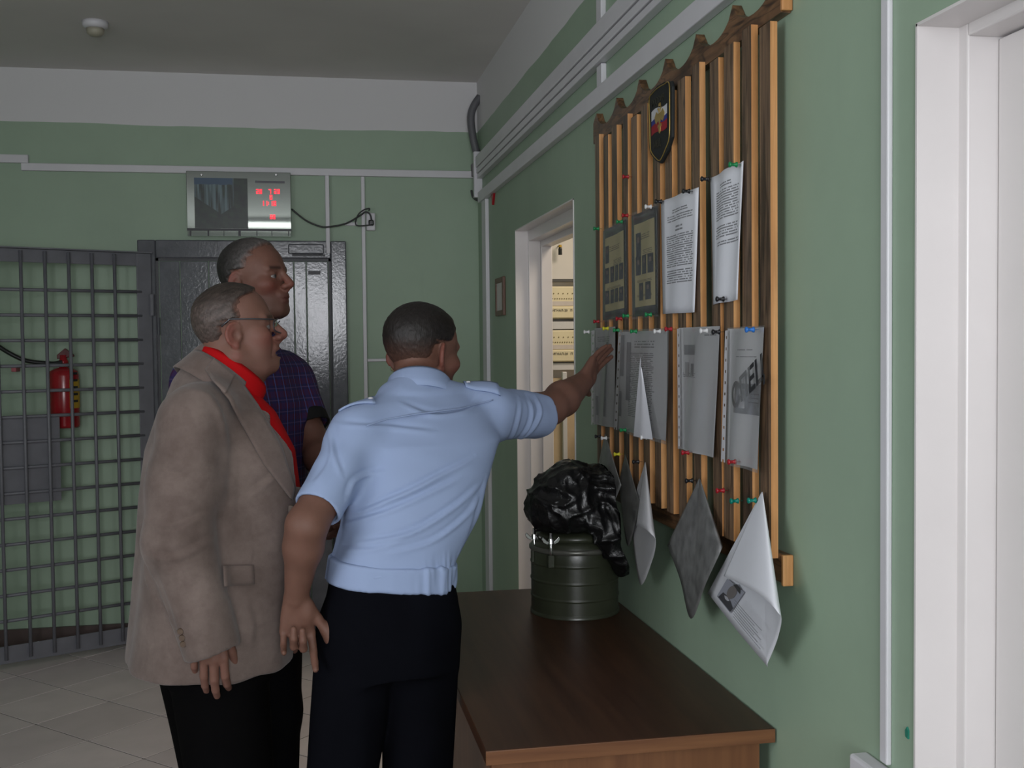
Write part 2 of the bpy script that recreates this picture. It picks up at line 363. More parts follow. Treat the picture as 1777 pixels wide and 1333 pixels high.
# ------------------------------------------------------------------ fire extinguisher on the end wall, behind the gate
ec = at(113, 742, YB-.085); er = .073
ext = thing('fire_extinguisher', (ec.x, ec.y, ec.z), 'red fire extinguisher with yellow label hung behind the barred gate', 'extinguisher')
ztop = at(113, 640, YB-.085).z-ec.z
obj('cylinder', MB().lathe(ec, [(.001, .004), (.055, .004), (er-.004, 0), (er, .012), (er, ztop-.035), (er*.92, ztop-.012), (er*.6, ztop+.002), (.022, ztop+.006), (.020, ztop+.028)], 36), 'red_paint', ext, smooth=True)
lb = MB(); rows = []
for zz in (.10, ztop-.055): rows.append([(ec.x+(er+.0008)*math.sin(a), ec.y-(er+.0008)*math.cos(a), ec.z+zz) for a in np.linspace(.55, 1.9, 14)])
lb.grid(rows); obj('label_band', lb, 'yellow_label', ext)
for q in range(5): 
    zz = ec.z+.13+q*.035
    obj('label_print', MB().grid([[(ec.x+(er+.0013)*math.sin(a), ec.y-(er+.0013)*math.cos(a), zz+d) for a in np.linspace(.7, 1.25, 6)] for d in (.012, 0)]), 'print_black', ext)
vz = ec.z+ztop
obj('valve', MB().lathe((ec.x, ec.y, vz+.02), [(.024, 0), (.024, .02), (.017, .03), (.017, .05)], 20), 'red_paint', ext, smooth=True)
obj('valve_lever', MB().prism([(ec.x-.03, ec.y-.008, vz+.05), (ec.x+.055, ec.y-.008, vz+.062), (ec.x+.05, ec.y-.008, vz+.072), (ec.x+.01, ec.y-.008, vz+.105), (ec.x-.03, ec.y-.008, vz+.07)], (0, .016, 0)), plain('dark_red_lever', (.10, .012, .014), .5), ext, bevel=.003)
ho = [(ec.x, ec.y-.02, vz+.035)]+[at(px, py, YB-.1) for px, py in ((90, 631), (50, 627), (28, 619), (8, 608), (-14, 594), (-40, 585))]
obj('hose', MB().tube(catmull(ho, 6), .011, 10), 'black_plastic', ext, smooth=True)
obj('wall_bracket', MB().box(ec.x-.02, ec.x+.02, ec.y+er-.005, YB, ec.z+.18, ec.z+.21), 'dark_metal', ext)
hk = at(31, 640, YB); tag(obj('hose_bracket', MB().box(hk.x-.012, hk.x+.012, YB-.085, YB, hk.z-.014, hk.z+.018), plain('pink_plastic', (.42, .1, .12), .5), bevel=.003), 'small pink bracket under the extinguisher hose', 'bracket')
# ------------------------------------------------------------------ mirror clock with waterfall picture
yc = YB-.04
c0, c1 = at(323, 297, yc), at(506, 411, yc)
def cp(px, py): return at(px, py, yc-.02)
clk = thing('mirror_clock', (lerp(c0.x, c1.x, .5), yc, c1.z), 'mirror clock with dark waterfall picture and red digits above the grey door', 'clock')
obj('mirror_plate', MB().box(c0.x, c1.x, yc-.012, yc+.035, at(323, 397, yc).z, c0.z), 'mirror', clk, bevel=.002)
obj('mirror_strip', MB().box(c0.x+.002, c1.x-.002, yc-.011, yc+.03, c1.z, at(323, 399, yc).z), 'mirror', clk)
obj('base_bar', MB().box(c0.x, c1.x, yc-.016, yc-.008, at(323, 400.5, yc).z, at(323, 396.5, yc).z), 'dark_metal', clk)
for px, wd in ((331, 3), (362, 3), (389, 1.2), (416, 4.5), (446, 1.5), (472, 1.2), (501, 2)):
    a, b = at(px-wd/2, 400, yc), at(px+wd/2, 410, yc)
    obj('base_tick', MB().box(a.x, b.x, yc-.0165, yc-.011, b.z, a.z), 'dark_metal', clk)
p0, p1 = at(337, 309, yc), at(431, 397, yc)
k = NT('waterfall_picture'); uvn = k.n('ShaderNodeUVMap').outputs[0]; sp = k.n('ShaderNodeSeparateXYZ'); k.l(uvn, sp.inputs[0]); U, V = sp.outputs[0], sp.outputs[1]
nz = k.noise(uvn, 6, 5)
sky = k.math('GREATER_THAN', V, k.math('ADD', .84, k.math('MULTIPLY', nz, .06)))
fall = k.math('MULTIPLY', k.ramp(k.noise(k.map(uvn, (14, .9, 1)), 1., 2), .42, .6), k.math('MULTIPLY', k.math('GREATER_THAN', V, k.math('ADD', k.math('MULTIPLY', k.math('ABSOLUTE', k.math('SUBTRACT', U, .5)), .7), .28)), k.math('LESS_THAN', U, .74)))
cc = k.mix(k.ramp(nz, .35, .7), (.003, .008, .008), (.012, .03, .016)); cc = k.mix(fall, cc, (.10, .16, .18)); cc = k.mix(k.math('MULTIPLY', sky, k.math('LESS_THAN', U, .72)), cc, (.02, .06, .12))
k.set(cc, .35); M['waterfall'] = k.m
obj('waterfall_picture', MB().grid([[(x, yc-.0145, z) for x in (p0.x, p1.x)] for z in (p0.z, p1.z)]), 'waterfall', clk)
SEG = {'0': 'abcdef', '1': 'bc', '2': 'abged', '3': 'abgcd', '4': 'fgbc', '5': 'afgcd', '6': 'afgedc', '7': 'abc', '8': 'abcdefg', '9': 'abcdfg'}
def digits(txt, px, py, hpx):
    o = at(px, py, yc-.016); h = hpx*6.0/FPX; wd = h*.55; tk = h*.17; mb = MB(); x = o.x
    for ch in txt:
        if ch == ' ': x += wd*.7; continue
        if ch == ':':
            for dz in (.3, .65): mb.box(x, x+tk, yc-.018, yc-.0135, o.z+h*dz, o.z+h*dz+tk)
            x += tk*2; continue
        R = {'a': (0, wd, h-tk, h), 'd': (0, wd, 0, tk), 'g': (0, wd, h/2-tk/2, h/2+tk/2), 'f': (0, tk, h/2, h), 'b': (wd-tk, wd, h/2, h), 'e': (0, tk, 0, h/2), 'c': (wd-tk, wd, 0, h/2)}
        for s in SEG[ch]: a = R[s]; mb.box(x+a[0], x+a[1], yc-.018, yc-.0135, o.z+a[2], o.z+a[3])
        x += wd*1.3
    obj('red_digits', mb, 'red_led', clk)
digits('28', 444.5, 336, 7.5); digits('7', 466, 336, 7.5); digits('28', 475.5, 336, 7.5); digits('0', 468, 346, 7.5); digits('11:18', 453.5, 357, 8); digits('28', 468.5, 380, 7)
a, b = at(443, 318, yc), at(494, 315, yc); obj('printed_line', MB().box(a.x, b.x, yc-.0145, yc-.0125, a.z, b.z), 'print_grey', clk)
for px in (350, 479): q = at(px, 304, yc); obj('screw_cap', MB().lathe((q.x, yc-.012, q.z), [(.007, 0), (.005, -.004)], 12, 'y'), 'chrome', clk)
# wire, socket with plug, switch
sk = at(643, 385, YB)
st = thing('wall_socket', (sk.x, YB, sk.z-.04), 'white wall socket with a black plug at the end of the clock wire', 'socket')
obj('socket_body', MB().box(sk.x-.024, sk.x+.024, YB-.034, YB, sk.z-.05, sk.z+.045), 'white_plastic', st, bevel=.006)
obj('socket_face', MB().lathe((sk.x, YB-.034, sk.z-.006), [(.02, 0), (.018, -.004), (.001, -.004)], 20, 'y'), 'white_plastic', st)
obj('plug', MB().box(sk.x-.014, sk.x+.014, YB-.062, YB-.036, sk.z-.026, sk.z+.004), 'black_plastic', st, bevel=.006)
wy = YB-.03
tag(obj('clock_wire', MB().tube(catmull([at(px, py, wy-.015) for px, py in ((506, 363), (530, 382), (552, 392), (568, 394), (600, 388), (625, 374), (634, 368), (642, 372), (645, 384))], 6), .0045, 8), 'black_plastic', smooth=True), 'thin black wire sagging from the clock to the wall socket', 'wire')
tag(obj('spare_wire', MB().tube(catmull([at(px, py, wy-.03) for px, py in ((646, 390), (622, 392), (617, 386), (622, 372), (632, 364), (641, 362), (640, 366))], 6), .0035, 8), 'black_plastic', smooth=True), 'loop of dark wire curled beside the wall socket', 'wire')
a, b = at(598, 392, YB), at(620, 386, YB); tag(obj('wire_clip', MB().box(a.x, b.x, YB-.012, YB, a.z, b.z), 'white_plastic', bevel=.003), 'short white clip holding the clock wire to the wall', 'clip')
a, b = at(678, 644, YB), at(690, 612, YB); tag(obj('light_switch', MB().box(a.x, b.x, YB-.03, YB, a.z, b.z), plain('aged_switch', (.30, .29, .16), .5), bevel=.004), 'yellowed light switch on the end wall beside the officer', 'switch')
# smoke detector
dc = CAM+ray(165, 38)*((ZC-CAM.z)/ray(165, 38).z)
sd = thing('smoke_detector', dc, 'round white smoke detector on the ceiling', 'detector')
obj('detector_base', MB().lathe(dc, [(.035, -.03), (.052, -.022), (.056, 0)], 28), 'white_plastic', sd, smooth=True)
obj('detector_head', MB().lathe(dc, [(.001, -.064), (.024, -.061), (.036, -.05), (.038, -.0305)], 28), plain('aged_plastic', (.34, .32, .25), .5), sd, smooth=True)
# corner conduit, red things, junction
cy = YB-.09
tag(obj('corrugated_conduit', MB().tube(catmull([at(px, py, cy) for px, py in ((833, 168), (822, 185), (817, 205), (821, 240), (829, 275), (833, 310), (835, 345))], 10), .021, 12), plain('grey_conduit', (.11, .11, .12), .5), smooth=True), 'thick grey conduit curving down the far corner', 'conduit')
a = at(841, 254, YB-.1); b = at(847, 338, YB-.1); trunk('short white upright in the corner beside the grey conduit', MB().box(-.045, 0, 5.892, 5.928, onx(843, 338).z, onx(843, 256).z))
q = onx(858, 338, 0); tag(obj('red_tag', MB().prism([(-.012, q.y-.04, q.z+.02), (-.012, q.y+.05, q.z+.03), (-.012, q.y+.01, q.z-.05)], (.012, 0, 0)), 'red_paint'), 'small red tag in the corner under the long trunking', 'tag')
q = at(823, 302, YB); tag(obj('junction_piece', MB().box(q.x-.02, q.x+.03, YB-.05, YB, q.z-.02, q.z+.05), plain('junction_grey', (.2, .19, .2), .6), bevel=.004), 'small grey junction box where the level trunking meets the conduit', 'junction box')
tag(obj('cut_wire', MB().tube(catmull([at(px, py, YB-.03) for px, py in ((818, 330), (821, 342), (830, 348), (838, 346))], 6), .006, 8), plain('junction_dark', (.06, .06, .06), .6), smooth=True), 'short stub of dark wire under the conduit in the corner', 'wire')
# small framed picture on the right wall
q0, q1 = onx(857, 485), onx(875, 549)
pf = thing('picture_frame', (0, lerp(q0.y, q1.y, .5), q1.z), 'small picture in a brown wooden frame beside the far doorway', 'picture')
ya, yb_, za, zb_ = onx(873, 549, -.014).y, onx(858.5, 485, -.014).y, 1.692, 1.878
for bxs in ((ya, ya+.03, za, zb_), (yb_-.03, yb_, za, zb_), (ya+.03, yb_-.03, za, za+.026), (ya+.03, yb_-.03, zb_-.026, zb_)):
    obj('frame_side', MB().box(-.014, 0, *bxs), plain('frame_wood', (.11, .045, .022), .4), pf, bevel=.003)
obj('picture_sheet', MB().box(-.009, -.004, ya+.03, yb_-.03, za+.026, zb_-.026), plain('picture_paper', (.6, .58, .55), .6), pf)
# ------------------------------------------------------------------ office seen through the far doorway
def op(px, py, y): return at(px, py, y)
lampo = thing('office_lamp', (1.0, 4.5, ZC), 'flush ceiling lamp of the office', 'lamp')
obj('lamp_body', MB().box(.5, 1.5, 4.2, 4.8, ZC-.06, ZC-.006), 'white_plastic', lampo)
py_ = OY-.10
def panel(zb, zt, label):
    x0, x1 = at(946, 500, py_).x, at(946, 500, py_).x+.42
    p = thing('alarm_panel', ((x0+x1)/2, py_+.05, zb), label, 'control panel', 'alarm panels on the office wall')
    h = zt-zb
    obj('panel_case', MB().box(x0, x1, py_, OY, zb, zt), 'cream', p, bevel=.006)
    obj('panel_step', MB().box(x0+.004, x1-.004, py_-.008, py_+.002, zb+.004, zb+h*.36), 'cream', p, bevel=.003)
    obj('label_strip', MB().box(x0+.01, x1-.01, py_-.0025, py_+.001, zb+h*.40, zb+h*.54), plain('pale_strip', (.62, .55, .52), .5), p)
    s0 = None
    for i in range(32):
        q = Vector((x0+.014+i*.0125, py_-.001, zb+h*.62))
        if s0 is None: s0 = obj('indicator', MB().lathe(q, [(.0032, 0), (.0022, -.003)], 8, 'y'), plain('indicator', (.25, .2, .1), .4), p, origin=q)
        else: share('indicator', s0, q, p)
    for i in range(16):
        q = Vector((x0+.02+i*.025, py_-.001, zb+h*.78)); share('indicator', s0, q, p)
    lettering('СИГНАЛ-20   П', .017, (at(957, 500, py_).x-.012, py_-.010, zb+h*.22), (1, 0, 0), (0, 0, 1), 'print_black', p)
def oz(py): return at(975, py, py_).z
panel(oz(553), oz(497), 'upper cream alarm panel with rows of indicators seen through the doorway')
panel(oz(628), oz(573), 'lower cream alarm panel with rows of indicators seen through the doorway')
def shelf(name, label, pa, pb, d, mat, cat='shelf'):
    return tag(obj(name, MB().box(.305, 1.1, OY-d, OY, oz(pb), oz(pa)), mat), label, cat)
shelf('cable_rail', 'dark cable rail above the upper alarm panel', 483, 488, .05, 'steel_thread', 'rail')
shelf('cable_duct', 'pale cable duct between the two alarm panels', 558, 571, .09, 'white_plastic', 'duct')
shelf('cable_duct', 'pale cable duct under the lower alarm panel', 630, 642, .09, 'white_plastic', 'duct')
q = op(972, 424, OY-.05); hg = thing('hanging_bell', (q.x, q.y, q.z-.06), 'small dark bell with a yellow top hanging in the office', 'bell')
obj('bell_body', MB().lathe((q.x, q.y, q.z-.055), [(.010, 0), (.010, .03), (.007, .04)], 12), 'black_plastic', hg); obj('bell_top', MB().lathe((q.x, q.y, q.z-.015), [(.010, 0), (.008, .012)], 12), 'yellow_label', hg); obj('bell_hook', MB().box(q.x-.002, q.x+.002, q.y, OY, q.z-.008, q.z-.004), 'black_plastic', hg)
lo = tag(obj('office_cabinet', MB().box(.305, .50, OY-.12, OY, 0.02, oz(650)-.02), plain('office_cabinet', (.55, .42, .28), .6)), 'tan cabinet standing under the alarm panels in the office', 'cabinet')
x = op(979, 700, OY-.13).x; tag(obj('white_pipe', MB().box(x-.012, x+.012, OY-.15, OY-.12, .02, oz(645)), 'white_plastic', bevel=.004), 'white upright pipe in front of the office cabinet', 'pipe')
tag(obj('wide_carton', MB().box(.51, .85, OY-.3, OY-.02, 0, 1.25), plain('carton', (.66, .5, .32), .7), bevel=.004), 'tall pale carton beside the cabinet in the office', 'carton')
# ceiling lamp behind the viewer, seen in the mirror clock
fx = thing('ceiling_lamp', (-1.4, -.75, ZC), 'long fluorescent ceiling lamp behind the viewer', 'lamp')
obj('lamp_tray', MB().box(-2.0, -.8, -.83, -.67, ZC-.05, ZC), 'white_plastic', fx)
M['tube'] = NT('lamp_tube').set((.9, .9, .9), .4, emit=(.97, 1, .95), es=6)
obj('lamp_tube', MB().tube([(-1.96, -.75, ZC-.075), (-.84, -.75, ZC-.075)], .018, 12), 'tube', fx, smooth=True)
# ------------------------------------------------------------------ desk
k = NT('desk_veneer'); pz = k.pos(); g = k.noise(k.map(pz, (34, 2.2, 34)), 1.0, 5, .6); g2 = k.noise(k.map(pz, (9, .5, 9)), 1.0, 3)
c = k.mix(k.ramp(g, .3, .7), (.040, .016, .009), (.078, .034, .018)); c = k.mix(k.math('MULTIPLY', k.ramp(g2, .4, .65), .5), c, (.034, .014, .008)); k.set(c, .40, spec=.35); M['veneer'] = k.m
k = NT('desk_side_veneer'); pz = k.pos(); g = k.noise(k.map(pz, (26, 26, 1.4)), 1.0, 5, .6)
k.set(k.mix(k.ramp(g, .3, .7), (.12, .045, .018), (.20, .085, .034)), .4); M['veneer_v'] = k.m
k = NT('desk_edge_veneer'); pz = k.pos(); g = k.noise(k.map(pz, (3, 3, 60)), 1.0, 4, .6)
k.set(k.mix(k.ramp(g, .3, .7), (.12, .045, .018), (.19, .08, .032)), .4); M['veneer_e'] = k.m
dk = thing('desk', (-.305, 2.84, 0), 'brown veneered desk standing against the green wall', 'desk')
DXL, DY0, DY1 = -.612, 2.135, 3.545
obj('desktop', MB().box(DXL, -.004, DY0+.003, DY1, .722, .75), 'veneer', dk, bevel=.002)
obj('edge_band', MB().box(DXL, -.004, DY0-.001, DY0+.003, .7215, .7500), 'veneer_e', dk, bevel=.001)
obj('end_panel', MB().box(DXL+.014, -.03, DY0+.02, DY0+.042, .0, .7218), 'veneer_v', dk, bevel=.001)
obj('end_panel', MB().box(DXL+.014, -.03, DY1-.042, DY1-.02, .0, .7218), 'veneer_v', dk, bevel=.001)
obj('long_panel', MB().box(DXL+.06, DXL+.08, DY0+.042, DY1-.042, .05, .7218), 'veneer_v', dk)
obj('back_panel', MB().box(-.05, -.03, DY0+.042, DY1-.042, .05, .7218), 'veneer_v', dk)
# ------------------------------------------------------------------ olive canister on the desk
cc0 = Vector((-.163, 3.225, .7505)); R0 = .131
can = thing('canister', cc0, 'dark olive round metal canister with bands standing on the desk', 'canister')
H1 = .222
pr = [(.001, .003), (R0-.01, .003), (R0+.003, 0), (R0+.003, .0005), (R0+.003, .008), (R0, .0105), (R0, .0112)]
for zb in (.055, .105, .155): pr += [(R0, zb-.0062), (R0, zb-.0055), (R0+.0022, zb-.003), (R0+.0022, zb+.001), (R0, zb+.0035), (R0, zb+.0042)]
pr += [(R0, H1-.02), (R0-.006, H1-.008), (R0-.012, H1), (.001, H1)]
obj('canister_body', MB().lathe(cc0, pr, 64), 'olive', can, smooth=True)
lidc = cc0+Vector((0, 0, H1)); obj('lid', MB().lathe(lidc, [(R0-.014, 0), (R0-.012, .012), (R0-.02, .02), (R0-.05, .026), (.001, .028)], 48), 'olive', can, smooth=True)
obj('rim_band', MB().lathe(cc0, [(R0+.001, H1-.034), (R0+.005, H1-.030), (R0+.005, H1-.022), (R0+.001, H1-.018)], 64), plain('worn_rim', (.10, .10, .085), .3, .3), can, smooth=True)
for px, y in ((927, 3.21), (956, 3.12)):
    q = at(px, 930, y); q.z = cc0.z+H1-.012
    cb = obj('clamp_bolt', MB().tube([q+Vector((0, 0, -.05)), q+Vector((0, 0, .045))], .005, 10), 'chrome', can, smooth=True)
    obj('wing_nut', MB().lathe(q+Vector((0, 0, .014)), [(.010, 0), (.008, .014)], 12), 'chrome', cb)
    for sg in (-1, 1):
        wv = [q+Vector((sg*.006, 0, .016)), q+Vector((sg*.024, 0, .034)), q+Vector((sg*.028, 0, .026)), q+Vector((sg*.022, 0, .016)), q+Vector((sg*.010, 0, .010))]
        obj('wing', MB().prism([v+Vector((0, -.002, 0)) for v in wv], (0, .004, 0)), 'chrome', cb, bevel=.0015)
    obj('clamp_lug', MB().box(q.x-.010, q.x+.010, q.y-.006, q.y+.008, q.z-.058, q.z-.02), 'olive', can, bevel=.003)
# ------------------------------------------------------------------ wooden slat notice board
def wood(name, dark, light, sc, scorch, rg=.45):
    k = NT(name); p = k.pos(); r = k.n('ShaderNodeObjectInfo').outputs['Random']
    cx = k.n('ShaderNodeCombineXYZ'); k.l(k.math('MULTIPLY', r, 37.), cx.inputs[0]); k.l(k.math('MULTIPLY', r, 11.), cx.inputs[2])
    ad = k.n('ShaderNodeVectorMath', operation='ADD'); k.l(p, ad.inputs[0]); k.l(cx.outputs[0], ad.inputs[1]); v = ad.outputs[0]
    g = k.noise(k.map(v, sc), 1.0, 4, .6, .6)
    ring = k.math('ABSOLUTE', k.math('SINE', k.math('MULTIPLY', k.noise(k.map(v, tuple(x*.32 for x in sc)), 1.0, 2, .5, .5), 38.)))
    c = k.mix(k.ramp(g, .38, .64), dark, light)
    c = k.mix(k.ramp(ring, .0, .5), k.mix(rg, c, (.018, .009, .005)), c)
    c = k.mix(k.math('MULTIPLY', k.ramp(k.noise(k.map(v, (12, 12, 3.0)), 1., 4, .6), .50, .68), scorch), c, tuple(x*.18 for x in dark))
    k.set(c, .38); return k.m
M['wood_front'] = wood('scorched_pine', (.095, .058, .035), (.25, .155, .090), (60, 60, 2.6), .80, .7)
M['wood_side'] = wood('pine_edge', (.52, .24, .085), (.68, .35, .14), (60, 60, 2.2), .25, .12)
M['wood_rail'] = wood('scorched_rail', (.075, .036, .017), (.21, .108, .050), (40, 7, 40), .6, .75)
bd = thing('notice_board', (-.02, 2.78, 1.07), 'scorched pine slat notice board with scalloped top hung on the green wall', 'notice board')
BY0, BY1 = 2.062, 3.497
per = .2290; top = [(BY1, 2.262)]
y = 3.456
top += [(y, 2.286)]
for i in range(6):
    for j in range(1, 10):
        a = j/10; top.append((y-per*a, 2.286-.052*(1-(2*a-1)**2)**.62))
    y -= per
    top.append((y, 2.286))
top = [p for p in top if p[0] > BY0+.004]+[(BY0, 2.286 if y < BY0 else 2.26)]
poly = [(-.022, a, b) for a, b in top]+[(-.022, BY0, 2.198), (-.022, BY1, 2.196)]
mr = MB(); n = len(poly); vs = [Vector(p) for p in poly]+[Vector(p)+Vector((.021, 0, 0)) for p in poly]; mr.add(vs, [tuple(range(n)), tuple(range(n, 2*n))[::-1]]+[(i, n+i, n+(i+1) % n, (i+1) % n) for i in range(n)])
obj('top_rail', mr, 'wood_rail', bd)
obj('bottom_rail', MB().box(-.022, -.001, BY0, BY1, 1.070, 1.128), 'wood_rail', bd, bevel=.003)
obj('rail_end_cap', MB().prism([(-.0235, BY0-.010, 2.20), (-.0235, BY0-.010, 2.285), (-.001, BY0-.010, 2.285), (-.001, BY0-.010, 2.20)], (0, .0098, 0)), 'wood_side', bd, bevel=.002)
obj('rail_end_cap', MB().prism([(-.0235, BY0-.010, 1.066), (-.0235, BY0-.010, 1.128), (-.001, BY0-.010, 1.128), (-.001, BY0-.010, 1.066)], (0, .0098, 0)), 'wood_side', bd, bevel=.002)
tl = [0, .006, -.004, .003, 0, -.005, .004, 0, .003, -.003, -.014, .008, 0, 0]
for i, yn in enumerate((3.371, 3.267, 3.172, 3.06, 2.973, 2.876, 2.771, 2.677, 2.575, 2.478, 2.357, 2.268, 2.173, 2.078)):
    wd = .053+.006*((i*7) % 3-1)/2; zt = 2.205-.01*((i*5) % 3); zb = 1.118+.008*((i*3) % 3); sl = tl[i]
    pts = [(-.037, yn, zt), (-.037, yn+wd, zt), (-.037, yn+wd+sl, zb), (-.037, yn+sl, zb)]
    me_ = MB().prism(pts, (.0148, 0, 0))
    o = obj('slat', me_, 'wood_front', bd); o.data.materials.append(M['wood_side'])
    for p in o.data.polygons:
        if abs(p.normal.y) > .6: p.material_index = 1
# ------------------------------------------------------------------ papers
def paper_mat(name, base, lines, ink=(.05, .05, .06), rough=.55, alpha=1.0, tint=None):
    """lines: list of (v0, v1, u0, u1, number of rows, word size) blocks of illegible print"""
    k = NT(name); uv = k.n('ShaderNodeUVMap').outputs[0]; s = k.n('ShaderNodeSeparateXYZ'); k.l(uv, s.inputs[0]); U, V = s.outputs[0], s.outputs[1]
    tot = None
    for v0, v1, u0, u1, nrow, ws in lines:
        vv = k.math('MULTIPLY', k.math('SUBTRACT', V, v0), nrow/(v1-v0))
        row = k.math('FLOOR', vv); fr = k.math('FRACT', vv)
        cx = k.n('ShaderNodeCombineXYZ'); k.l(k.math('MULTIPLY', U, ws), cx.inputs[0]); k.l(k.math('MULTIPLY', row, 7.31), cx.inputs[1])
        word = k.math('GREATER_THAN', k.noise(cx.outputs[0], 1.0, 1.), .40)
        cx2 = k.n('ShaderNodeCombineXYZ'); k.l(k.math('MULTIPLY', row, 3.77), cx2.inputs[0])
        ind = k.math('MULTIPLY', k.math('SUBTRACT', k.noise(cx2.outputs[0], 1.0, 0.), .3), .25*(u1-u0))
        m = k.math('MULTIPLY', k.math('LESS_THAN', fr, .5), word)
        for a in (k.math('GREATER_THAN', V, v0), k.math('LESS_THAN', V, v1), k.math('GREATER_THAN', U, u0), k.math('LESS_THAN', U, k.math('SUBTRACT', u1, ind))): m = k.math('MULTIPLY', m, a)
        tot = m if tot is None else k.math('MAXIMUM', tot, m)
    col = k.mix(k.ramp(k.noise(k.obj(), 7, 3), .3, .7), tuple(x*.95 for x in base), base)
    if tot is not None: col = k.mix(k.math('MULTIPLY', tot, .75), col, ink)
    k.set(col, rough); return k.m
WHITE = (.74, .75, .80)
M['paper'] = paper_mat('white_paper', WHITE, [])
M['doc_a'] = paper_mat('printed_document_a', WHITE, [(.86, .90, .28, .78, 2, 30), (.79, .85, .15, .9, 3, 40), (.70, .76, .4, .65, 2, 30), (.40, .68, .12, .92, 15, 22), (.12, .37, .12, .92, 13, 22)][:4]+[(.26, .38, .12, .92, 6, 22)])
M['doc_b'] = paper_mat('printed_document_b', WHITE, [(.88, .92, .3, .7, 2, 30), (.64, .87, .15, .9, 12, 22), (.50, .60, .15, .9, 5, 20), (.44, .48, .2, .95, 2, 30)])
M['doc_c'] = paper_mat('printed_document_c', (.62, .62, .64), [(.84, .92, .3, .8, 3, 24), (.16, .80, .2, .78, 36, 22)])
M['doc_d'] = paper_mat('printed_document_d', (.62, .62, .64), [(.93, .95, .7, .95, 1, 24), (.60, .64, .08, .5, 3, 26)])
M['doc_e'] = paper_mat('printed_document_e', (.68, .68, .70), [(.84, .855, .3, .75, 1, 18), (.79, .805, .25, .85, 1, 26)])
M['doc_f'] = paper_mat('printed_document_f', (.50, .50, .51), [(.86, .92, .2, .8, 3, 30)])
M['doc_g'] = paper_mat('printed_document_g', WHITE, [])
M['poster'] = paper_mat('poster_print', (.36, .31, .16), [(.80, .875, .22, .8, 3, 26), (.60, .68, .42, .92, 4, 26), (.295, .325, .1, .9, 2, 26), (.12, .15, .1, .9, 2, 26)], ink=(.04, .03, .02))
M['poster_border'] = plain('poster_border', (.012, .014, .013), .25, var=.5, sc=40)
k = NT('plastic_sleeve'); tr = k.n('ShaderNodeBsdfTransparent'); mx = k.n('ShaderNodeMixShader')
k.set((.30, .305, .30), .16); k.l(tr.outputs[0], mx.inputs[1]); k.l(k.b.outputs[0], mx.inputs[2]); mx.inputs[0].default_value = .42; k.l(mx.outputs[0], k.out.inputs[0]); M['sleeve'] = k.m
k = NT('lamination'); tr = k.n('ShaderNodeBsdfTransparent'); mx = k.n('ShaderNodeMixShader')
k.set((.5, .52, .53), .1); k.l(tr.outputs[0], mx.inputs[1]); k.l(k.b.outputs[0], mx.inputs[2]); mx.inputs[0].default_value = .14; k.l(mx.outputs[0], k.out.inputs[0]); M['film'] = k.m
BX = -.0405
def quad(c, x=BX, nu=10, nv=14, ripple=.002, ph=0., bow=0., sub=(0, 1, 0, 1)):
    """grid over the sheet whose corners TL, TR, BR, BL were read off the board plane"""
    P = [onx(px, py, x) for px, py in c]; rows = []
    for i in range(nv+1):
        v = lerp(sub[2], sub[3], i/nv); r = []
        for j in range(nu+1):
            u = lerp(sub[0], sub[1], j/nu)
            p = lerp(lerp(P[0], P[1], u), lerp(P[3], P[2], u), v)
            p = p+Vector((-abs(ripple)*(1+math.sin(u*9+ph+v*2))-bow*math.sin(math.pi*u)*(.3+.7*v), 0, 0)); r.append(p)
        rows.append(r)
    return MB().grid(rows)
# two laminated posters
def poster(label, c, photos, ph):
    t = thing('laminated_poster', onx(*c[3], BX), label, 'poster', 'laminated posters on the notice board')
    sh = obj('poster_border', quad(c, ripple=.0016, ph=ph), 'poster_border', t, smooth=True, solid=.0008)
    obj('poster_sheet', quad(c, BX-.0012, ripple=.0016, ph=ph, sub=(.10, .92, .10, .91)), 'poster', t, smooth=True)
    for (u0, u1, v0, v1) in photos:
        f_ = obj('photo', quad(c, BX-.0020, 4, 4, ripple=.0016, ph=ph, sub=(u0, u1, v0, v1)), 'photo_dark', t)
        um = lerp(u0, u1, .5); hw = (u1-u0)*.2
        obj('figure_print', quad(c, BX-.0026, 3, 3, ripple=.0016, ph=ph, sub=(um-hw, um+hw, lerp(v0, v1, .18), lerp(v0, v1, .42))), plain('figure_print', (.14, .10, .085), .5), f_)
    obj('clear_film', quad(c, BX-.004, ripple=.0016, ph=ph, sub=(-.05, 1.06, -.025, 1.025)), 'film', t, smooth=True)
pc1 = [(1048, 401), (1087, 381), (1087, 549), (1048, 556)]; pc2 = [(1098, 375), (1140, 357), (1141, 545), (1099, 550)]
poster('laminated poster with eight small photographs nearest the far doorway', pc1, [(.12, .26, .19, .38)]+[(.10+.21*i, .26+.21*i, .43, .60) for i in range(4)]+[(.10+.21*i, .26+.21*i, .68, .83) for i in range(4)], 0)
poster('laminated poster with five small photographs and one larger figure', pc2, [(.16, .34, .19, .42)]+[(.14+.26*i, .34+.26*i, .42, .60) for i in range(3)]+[(.26+.3*i, .46+.3*i, .68, .85) for i in range(2)], 1)
tag(obj('printed_sheet', quad([(1151, 349), (1212.5, 325), (1208, 542), (1151, 545)], ripple=.003, ph=2), 'doc_a', smooth=True, solid=.0006), 'white printed sheet pinned with two black pins beside the posters', 'paper', 'papers on the notice board')
tag(obj('printed_sheet', quad([(1236, 309), (1291.5, 279), (1286, 520), (1237.5, 529)], ripple=.004, ph=3), 'doc_b', smooth=True, solid=.0006), 'white printed sheet pinned highest on the board with a green pin', 'paper', 'papers on the notice board')
